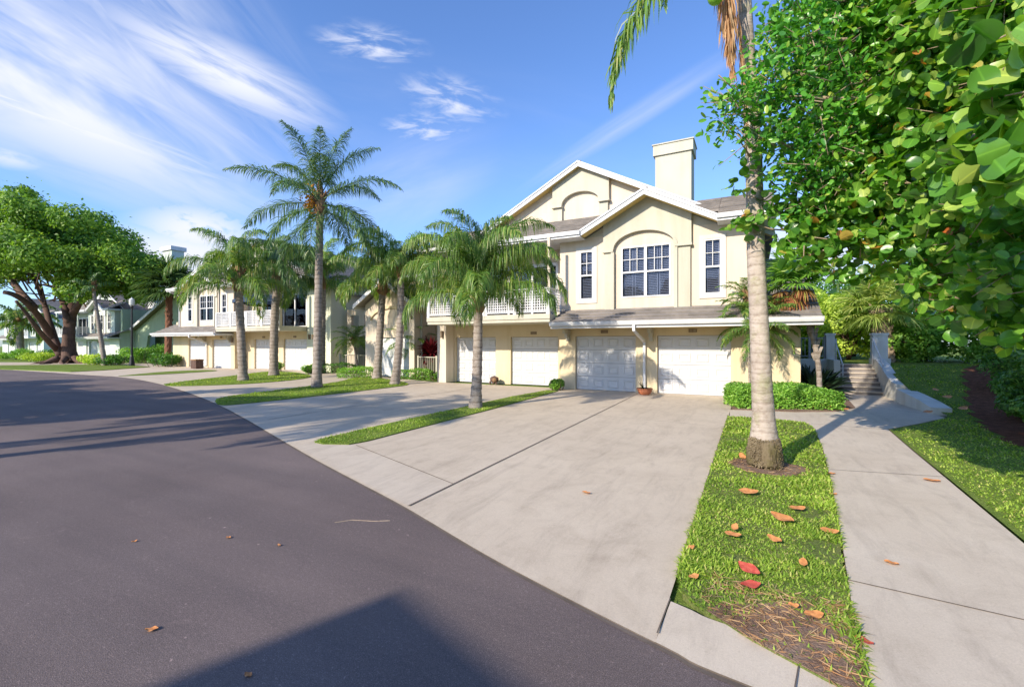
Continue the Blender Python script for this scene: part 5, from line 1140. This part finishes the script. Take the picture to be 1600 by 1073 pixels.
def big_leaves(C, size, rs, name, mt, parent, round_=True, down=.0):
    """each leaf: fan of faces round a centre vertex, cupped, with a notch at the stalk"""
    n = len(C); K = 12 if round_ else 8
    nn = unit(rs.normal(0, .9, (n, 3))+np.array([0.0, -.3, .6])); tdir = unit(np.cross(nn, rs.normal(0, 1, (n, 3)))+np.array([0, 0, -down])); tdir = unit(tdir-nn*np.sum(tdir*nn, 1, keepdims=True)); sdir = np.cross(nn, tdir)
    a = np.linspace(0, 2*np.pi, K, endpoint=False)
    if round_: r = 1+.06*np.cos(2*a)-.14*np.exp(-((a-np.pi)/.35)**2); ex, ey = np.cos(a)*r*.5, np.sin(a)*r*.52
    else: ex = np.cos(a)*.5; ey = np.sin(a)*.24*(1-.15*np.cos(a))
    L_ = size*rs.uniform(.65, 1.25, n); cup = rs.uniform(.1, .45, n)
    rim = C[:, None]+L_[:, None, None]*(ex[None, :, None]*tdir[:, None]+ey[None, :, None]*sdir[:, None]+(np.abs(ey)[None, :, None]*cup[:, None, None]-(ex**2)[None, :, None]*rs.uniform(-.2, .5, n)[:, None, None])*nn[:, None])
    ctr = C[:, None]; V = np.concatenate([ctr, rim], 1).reshape(-1, 3); k = (np.arange(n)*(K+1))[:, None, None]
    f = np.stack([np.zeros(K, int), 1+np.arange(K), 1+(np.arange(K)+1) % K], 1)[None]+k
    me = bpy.data.meshes.new(name); T = f.reshape(-1, 3).astype(np.int32); me.vertices.add(len(V)); me.vertices.foreach_set('co', V.ravel()); me.loops.add(T.size); me.loops.foreach_set('vertex_index', T.ravel())
    me.polygons.add(len(T)); me.polygons.foreach_set('loop_start', (np.arange(len(T))*3).astype(np.int32)); me.update(calc_edges=True)
    at_ = me.attributes.new('lr', 'FLOAT', 'POINT'); lr = np.concatenate([[0.0], np.abs(ey)*2*1.0])
    at_.data.foreach_set('value', np.tile(lr, n)); me.polygons.foreach_set('use_smooth', [True]*len(T)); me.materials.append(mt); return link(name, me, parent)
def overhang(name, base, lobes, n, size, mt, label, seed, round_, limbs, tw=.4):
    rs = np.random.default_rng(seed); t = thing(name, base, label, 'tree'); L3 = [(*D(a, c, z), r, r) for a, c, z, r in lobes]
    # leaves sit in sprays along short twigs
    tips, dirs = lobes_to_pts(L3, n//9, rs, .25); td = unit(dirs*.6+rs.normal(0, .7, dirs.shape)+np.array([-.35, -.1, -.1])); C = []
    mb = MB()
    for p, d in zip(tips, td):
        ln = tw*rs.uniform(.6, 1.2)
        for k in range(9): C.append(p+d*ln*(k/8-.5)+rs.normal(0, size*.45, 3))
        if rs.random() < .35: mb.tube([tuple(p-d*ln*.6), tuple(p+d*ln*.5)], [.008, .003], 4)
    C = np.array(C); big_leaves(C, size, rs, 'crown', mt, t, round_)
    for l in limbs: limb(mb, [np.array(base)+np.array([0, 0, 0])]+[np.array(D(*p)) for p in l[0]], l[1], l[2], 9, 20)
    for q in L3: 
        e = np.array(q[:3]); s0_ = e+np.array([.4, .3, -.05])+rs.normal(0, .15, 3); mb.tube([tuple(s0_), tuple((s0_+e)/2+rs.normal(0, .06, 3)), tuple(e)], [.014, .01, .005], 6)
    mb.build('branches', M['branch'], t, smooth=True); return t
lobA = [(1125, 180, 5.7, .22), (1160, 165, 5.7, .32), (1200, 150, 5.8, .42), (1150, 215, 5.7, .22), (1240, 110, 5.8, .55), (1235, 200, 5.9, .5), (1215, 60, 5.9, .32), (1270, 40, 6.0, .6), (1280, 160, 6, .6), (1240, 260, 6, .4), (1290, 240, 6.1, .55), (1340, 100, 6.2, .7), (1330, 20, 6.2, .7), (1400, 40, 6.3, .8), (1340, 200, 6.3, .6), (1270, 300, 6.1, .35), (1230, 20, 6.0, .35), (1200, 225, 5.9, .25)]
overhang('glossy_leaf_tree', (8.0, 8.5, .5), lobA, 9500, .098, M['smallleaf'], 'tree with small pointed glossy leaves reaching across the big palm trunk', 611, False, [([(1560, 200, 8), (1420, 150, 6.6), (1250, 150, 6.0)], .14, .02), ([(1500, 60, 7.5), (1350, 40, 6.4), (1260, 40, 6.1)], .1, .015)], .5)
lobB = [(1165, 378, 6.6, .13), (1160, 345, 6.6, .1), (1165, 305, 6.6, .1), (1160, 265, 6.5, .08), (1240, 350, 6.4, .3), (1215, 325, 6.4, .18), (1290, 340, 6.2, .4), (1260, 395, 6.3, .28), (1310, 400, 6.2, .35), (1350, 330, 6, .5), (1400, 260, 5.8, .6), (1380, 400, 6.2, .35), (1430, 340, 5.6, .55), (1350, 240, 6.2, .5), (1480, 250, 5.2, .6), (1460, 150, 5.4, .7), (1420, 60, 5.6, .7), (1520, 60, 5, .8), (1540, 180, 4.8, .7), (1590, 100, 4.6, .7), (1500, 400, 5.2, .5), (1550, 330, 4.6, .5), (1600, 300, 4.2, .6), (1450, 430, 5.6, .3), (1560, 450, 4.6, .4), (1620, 420, 4, .5), (1510, 480, 5.2, .25), (1590, 500, 4.4, .25), (1640, 200, 4, .6), (1640, 40, 4.2, .8), (1480, -20, 5.4, .8), (1380, -40, 6, .8), (1600, -40, 4.6, .9)]
overhang('sea_grape_tree', (6.6, 6.4, .3), lobB, 13500, .122, M['grape'], 'sea grape tree with large round leaves filling the upper right corner', 622, True, [([(1560, 330, 5.2), (1470, 130, 5.2), (1440, 40, 5.4)], .12, .03), ([(1600, 400, 5.2), (1420, 340, 5.8), (1260, 400, 6.3)], .09, .01), ([(1600, 250, 4.6), (1530, 200, 4.7), (1460, 250, 5.2)], .08, .02)], .45)
lobC = [(1570, 150, 2.9, .14), (1600, 250, 2.9, .16), (1600, 70, 2.9, .2), (1540, 260, 3.2, .16), (1500, 230, 3.3, .12), (1610, 170, 3, .2), (1590, 20, 3.2, .2)]
overhang('sea_grape_tree', (5.2, 4.0, .2), lobC, 260, .16, M['grape'], 'nearest sea grape branch with very large leaves at the right edge', 633, True, [([(1750, 260, 3.2), (1620, 230, 3)], .03, .01)], .4)
# dense backing of the canopy further out
lobD = [(1300, 60, 9, 1.0), (1400, 100, 9, 1.4), (1500, 60, 8.5, 1.5), (1600, 150, 8.5, 1.6), (1400, 250, 9, 1.3), (1500, 250, 8.6, 1.5), (1600, 350, 8.5, 1.4), (1480, 370, 9, 1.0), (1330, 180, 9, 1.0), (1550, 450, 8.5, .9), (1330, 290, 9.4, .8), (1620, 480, 8.5, .8), (1440, 430, 9, .6), (1400, -60, 9, 1.6), (1560, -60, 9, 1.8)]
overhang('canopy_tree', (10.5, 8.5, .4), lobD, 17000, .13, M['grape'], 'taller dense tree behind the sea grape on the right', 644, True, [([(1600, 300, 9.5), (1500, 150, 9)], .2, .05), ([(1600, 450, 9.5), (1400, 250, 9)], .14, .03)], .6)

# ================================================================== GRASS, LEAVES
def lawn_blades(name, poly, dens, h, w, rs, zf=None, far=6., excl=None, lab='grass'):
    P_ = np.array([p[:2] for p in poly]); lo, hi = P_.min(0), P_.max(0); n = int((hi-lo).prod()*dens); pts = rs.uniform(lo, hi, (n, 2)); ok = inpoly(pts[:, 0], pts[:, 1], poly)
    dist = np.hypot(pts[:, 0], pts[:, 1]); ok &= rs.uniform(0, 1, n) < np.minimum(1, (far/dist)**2)
    if excl is not None: ok &= ~excl(pts[:, 0], pts[:, 1], rs)
    pts = pts[ok]; dist = dist[ok]; n = len(pts); sc_ = np.maximum(1, dist/far)
    z = zf(pts[:, 0], pts[:, 1]) if zf else np.full(n, .03)
    az = rs.uniform(0, 2*np.pi, n); el = np.radians(rs.uniform(8, 66, n)); d = np.stack([np.cos(az)*np.cos(el), np.sin(az)*np.cos(el), np.sin(el)], 1)
    cl_ = .75+.4*np.sin(pts[:, 0]*3.1+np.sin(pts[:, 1]*2.3)*2)*np.sin(pts[:, 1]*2.7+1); L_ = h*rs.uniform(.6, 1.3, n)*cl_.clip(.5, 1.2)
    B = np.stack([pts[:, 0], pts[:, 1], z-.005], 1); wv = np.stack([-np.sin(az), np.cos(az), np.zeros(n)], 1)*(w*sc_)[:, None]*.5
    p1 = B+d*L_[:, None]*.6; d2 = unit(d-Z*.55); p2 = p1+d2*L_[:, None]*.5
    V = np.stack([B-wv, B+wv, p1+wv*.9, p1-wv*.9, p2], 1); k = (np.arange(n)*5)[:, None]; g = Geo(); g.add(V, Q=k+np.array([[0, 1, 2, 3]]), T=k+np.array([[3, 2, 4]])); return tag(g.build(name, M['grass']), lab, 'grass', kind='stuff')
rs = np.random.default_rng(91)
def bare(x, y, rs):
    e = np.hypot((x-.19)/.5, (y-7.72)/.46) < .98
    nz = .25*np.sin(x*9)*np.sin(y*7+2)
    tip = (y < 3.42+nz*.5+np.clip(x+.1, 0, 1)*.45) & (rs.uniform(0, 1, len(x)) > np.clip((x-.47)*8, .06, .8))
    p1 = np.hypot((x-.62)/.2, (y-4.75)/.35) < .9+nz; p2 = np.hypot((x-.6)/.22, (y-5.9)/.25) < .8+nz; p3 = np.hypot((x+.1)/.2, (y-4.3)/.12) < .7
    return e | tip | ((p1 | p2 | p3) & (rs.uniform(0, 1, len(x)) < .85))
grow = [(x+(.012 if x > 0 else -.012), y+(.03 if y > 5 else 0)) for x, y in near_poly]
lawn_blades('grass', grow, 9000, .07, .0115, rs, excl=bare, far=4.5, lab='green grass with thin patches on the near verge')
lawn_blades('grass', strip1, 5000, .05, .010, rs, far=7, lab='grass on the narrow strip between driveways')
lawn_blades('grass', isl2, 3000, .06, .011, rs, far=9, lab='grass of the middle island under the palms')
lawn_blades('grass', isl3, 1500, .07, .013, rs, far=12, lab='grass of the far island under the palms')
ly = np.arange(2.5, 22, .4); rl_ = [(xleft(y)+.06, y) for y in ly]+[(10, 22), (14, 12), (6.5, 4), (4, 2.5)]
lawn_blades('grass', rl_, 4200, .055, .009, rs, zf=hgt, far=5.0, excl=lambda x, y, r: inpoly(x, y, bedpoly) | (np.hypot((x-4.0)/.35, (y-8.6)/.7) < .8) , lab='grass of the sloping lawn on the right')
# dry thatch on the bare tip
n = 900; pts = np.stack([rs.uniform(-.3, .6, n), rs.uniform(2.95, 3.9, n), np.full(n, .045)], 1); pts = pts[inpoly(pts[:, 0], pts[:, 1], near_poly)]; az = rs.uniform(0, 6.28, len(pts)); g = Geo()
leaflets(g, pts, np.stack([np.cos(az), np.sin(az), rs.uniform(0, .15, len(pts))], 1), rs.uniform(.03, .12, len(pts)), np.full(len(pts), .006), np.zeros(len(pts)), .0, rs); a2 = rs.uniform(0, 6.28, 260); rr2 = rs.uniform(.25, .56, 260); p2 = np.stack([.19+rr2*np.cos(a2), 7.72+rr2*.92*np.sin(a2), np.full(260, .05)], 1); az = rs.uniform(0, 6.28, 260)
leaflets(g, p2, np.stack([np.cos(az), np.sin(az), rs.uniform(0, .2, 260)], 1), rs.uniform(.03, .1, 260), np.full(260, .007), np.zeros(260), 0, rs)
tag(g.build('dry_grass', M['deadleaf']), 'dry brown grass bits on the bare soil of the near verge', 'dry grass', kind='stuff')
# fallen leaves
def fallen(px, py, size, h0, label, m_='fallen', az=None, k=0, asp=.62, curl=.3):
    size *= 1.08; c = Vector(G(px, py, h0)); rd = random.Random(int(px*7+py)); tilt = rd.uniform(.1, .45) if h0 > .04 else rd.uniform(.0, .12); a = R(az if az is not None else rd.uniform(0, 360)); mb = MB(); nx_, ny_ = 8, 4; vs = []
    t_ = Vector((math.cos(a), math.sin(a), 0)); s_ = Vector((-math.sin(a), math.cos(a), 0))
    for i in range(nx_+1):
        u = i/nx_; wd_ = max(.03, math.sin(math.pi*min(1, u*.96+.02))**.7)*size*asp*.5
        for j in range(ny_+1):
            v = j/ny_*2-1; z = size*.5*curl*((u-.5)**2*1.2+abs(v)*.25*(1-.3*u))+.004*math.sin(u*9+v*4+px); q_ = t_*(u-.5)*size+s_*v*wd_; vs.append(c+q_+Vector((0, 0, .006+z+(q_.y*tilt if h0 > .04 else abs(q_.y)*.1)+(size*asp*.5*tilt if h0 > .04 else 0))))
    mb.add(vs, [(i*(ny_+1)+j, (i+1)*(ny_+1)+j, (i+1)*(ny_+1)+j+1, i*(ny_+1)+j+1) for i in range(nx_) for j in range(ny_)])
    o = mb.build('fallen_leaf', M[m_], smooth=True); return tag(o, label, 'leaf', 'fallen leaves')
FL = [(1169, 770, .20, .06, 'orange folded leaf on the grass below the big trunk', 'fallen', 10), (1222, 811, .21, .07, 'wide orange oval leaf in the middle of the near verge', 'fallen', 150), (1246, 795, .15, .06, 'small orange leaf near the right edge of the verge', 'fallen', 20),
      (1145, 836, .13, .07, 'orange leaf at the left side of the verge', 'fallen', 0), (1148, 826, .09, .08, 'tiny upright orange leaf beside another on the verge left', 'fallen', 80), (1210, 844, .12, .06, 'curled brown orange leaf at the verge centre', 'fallen', 150),
      (1296, 831, .14, .05, 'brown leaf on the bare patch by the footpath', 'fallen', 0), (1170, 892, .16, .07, 'bright red leaf on the near verge', 'fallenred', 150), (1173, 915, .14, .06, 'pinkish red leaf just below the bright red one', 'fallenred', 30),
      (1255, 881, .09, .07, 'small orange leaf standing in grass right of the red leaf', 'fallen', 90), (1084, 902, .08, .05, 'orange leaf at the driveway edge low on the left', 'fallen', 40), (1080, 856, .07, .05, 'small orange leaf at the driveway edge', 'fallen', 60),
      (1272, 962, .11, .05, 'brown orange leaf on the soil right of centre', 'fallen', 20), (1240, 947, .06, .06, 'tiny orange leaf above the bare soil', 'fallen', 0), (1350, 1002, .09, .035, 'dark red brown leaf overlapping the footpath edge', 'fallenred', 150),
      (1456, 751, .16, .034, 'flat orange leaf on the footpath near the right lawn', 'fallen', 170), (1393, 880, .09, .034, 'pale curled leaf in the middle of the footpath', 'fallen', 160), (916, 770, .10, .02, 'single orange leaf on the concrete driveway', 'fallen', 170),
      (357, 840, .05, .003, 'tiny yellow fleck of leaf on the sunlit asphalt', 'fallen', 10), (210, 846, .04, .003, 'faint pale leaf scrap on the sunlit asphalt', 'fallen', 70), (1299, 740, .10, .035, 'brown leaf on the footpath left edge', 'fallen', 20), (1302, 772, .08, .035, 'little orange leaf at the footpath left edge', 'fallen', 20), (237, 984, .07, .003, 'yellow leaf on the asphalt at lower left', 'fallen', 40), (1160, 715, .14, .05, 'orange twig like leaf beside the swollen palm base', 'fallen', 120), (388, 1055, .05, .003, 'tiny brown leaf on the shaded asphalt', 'fallen', 0), (436, 852, .04, .003, 'speck of yellow leaf on the asphalt', 'fallen', 0)]
for f_ in FL: fallen(f_[0], f_[1], f_[2], f_[3], f_[4], f_[5], f_[6])
# litter under the front hedge and on the lawn: a few leaves
for i, (px, py) in enumerate([(1262, 634), (1272, 637), (1284, 634), (1296, 637), (1308, 634), (1322, 640)]):
    fallen(px, py, .16, .07, ['leftmost', 'second', 'third', 'fourth', 'fifth', 'rightmost'][i]+' tan leaf of the row under the front hedge', 'fallen')
for i, (px, py, h0) in enumerate([(1480, 622, .4), (1462, 610, .5), (1505, 640, .35), (1450, 645, .2)]):
    fallen(px, py, .2, h0, ['tan leaf on the shaded lawn right of the wall', 'tan leaf higher on the shaded lawn', 'tan leaf near the mulch bed', 'tan leaf beside the low block'][i], 'fallen')
# a dry twig on the road
mb = MB(); mb.tube([G(523, 816), G(550, 812), G(585, 814), G(609, 813)], .005, 5); tag(mb.build('twig', M['branch']), 'thin pale twig lying on the asphalt', 'twig')
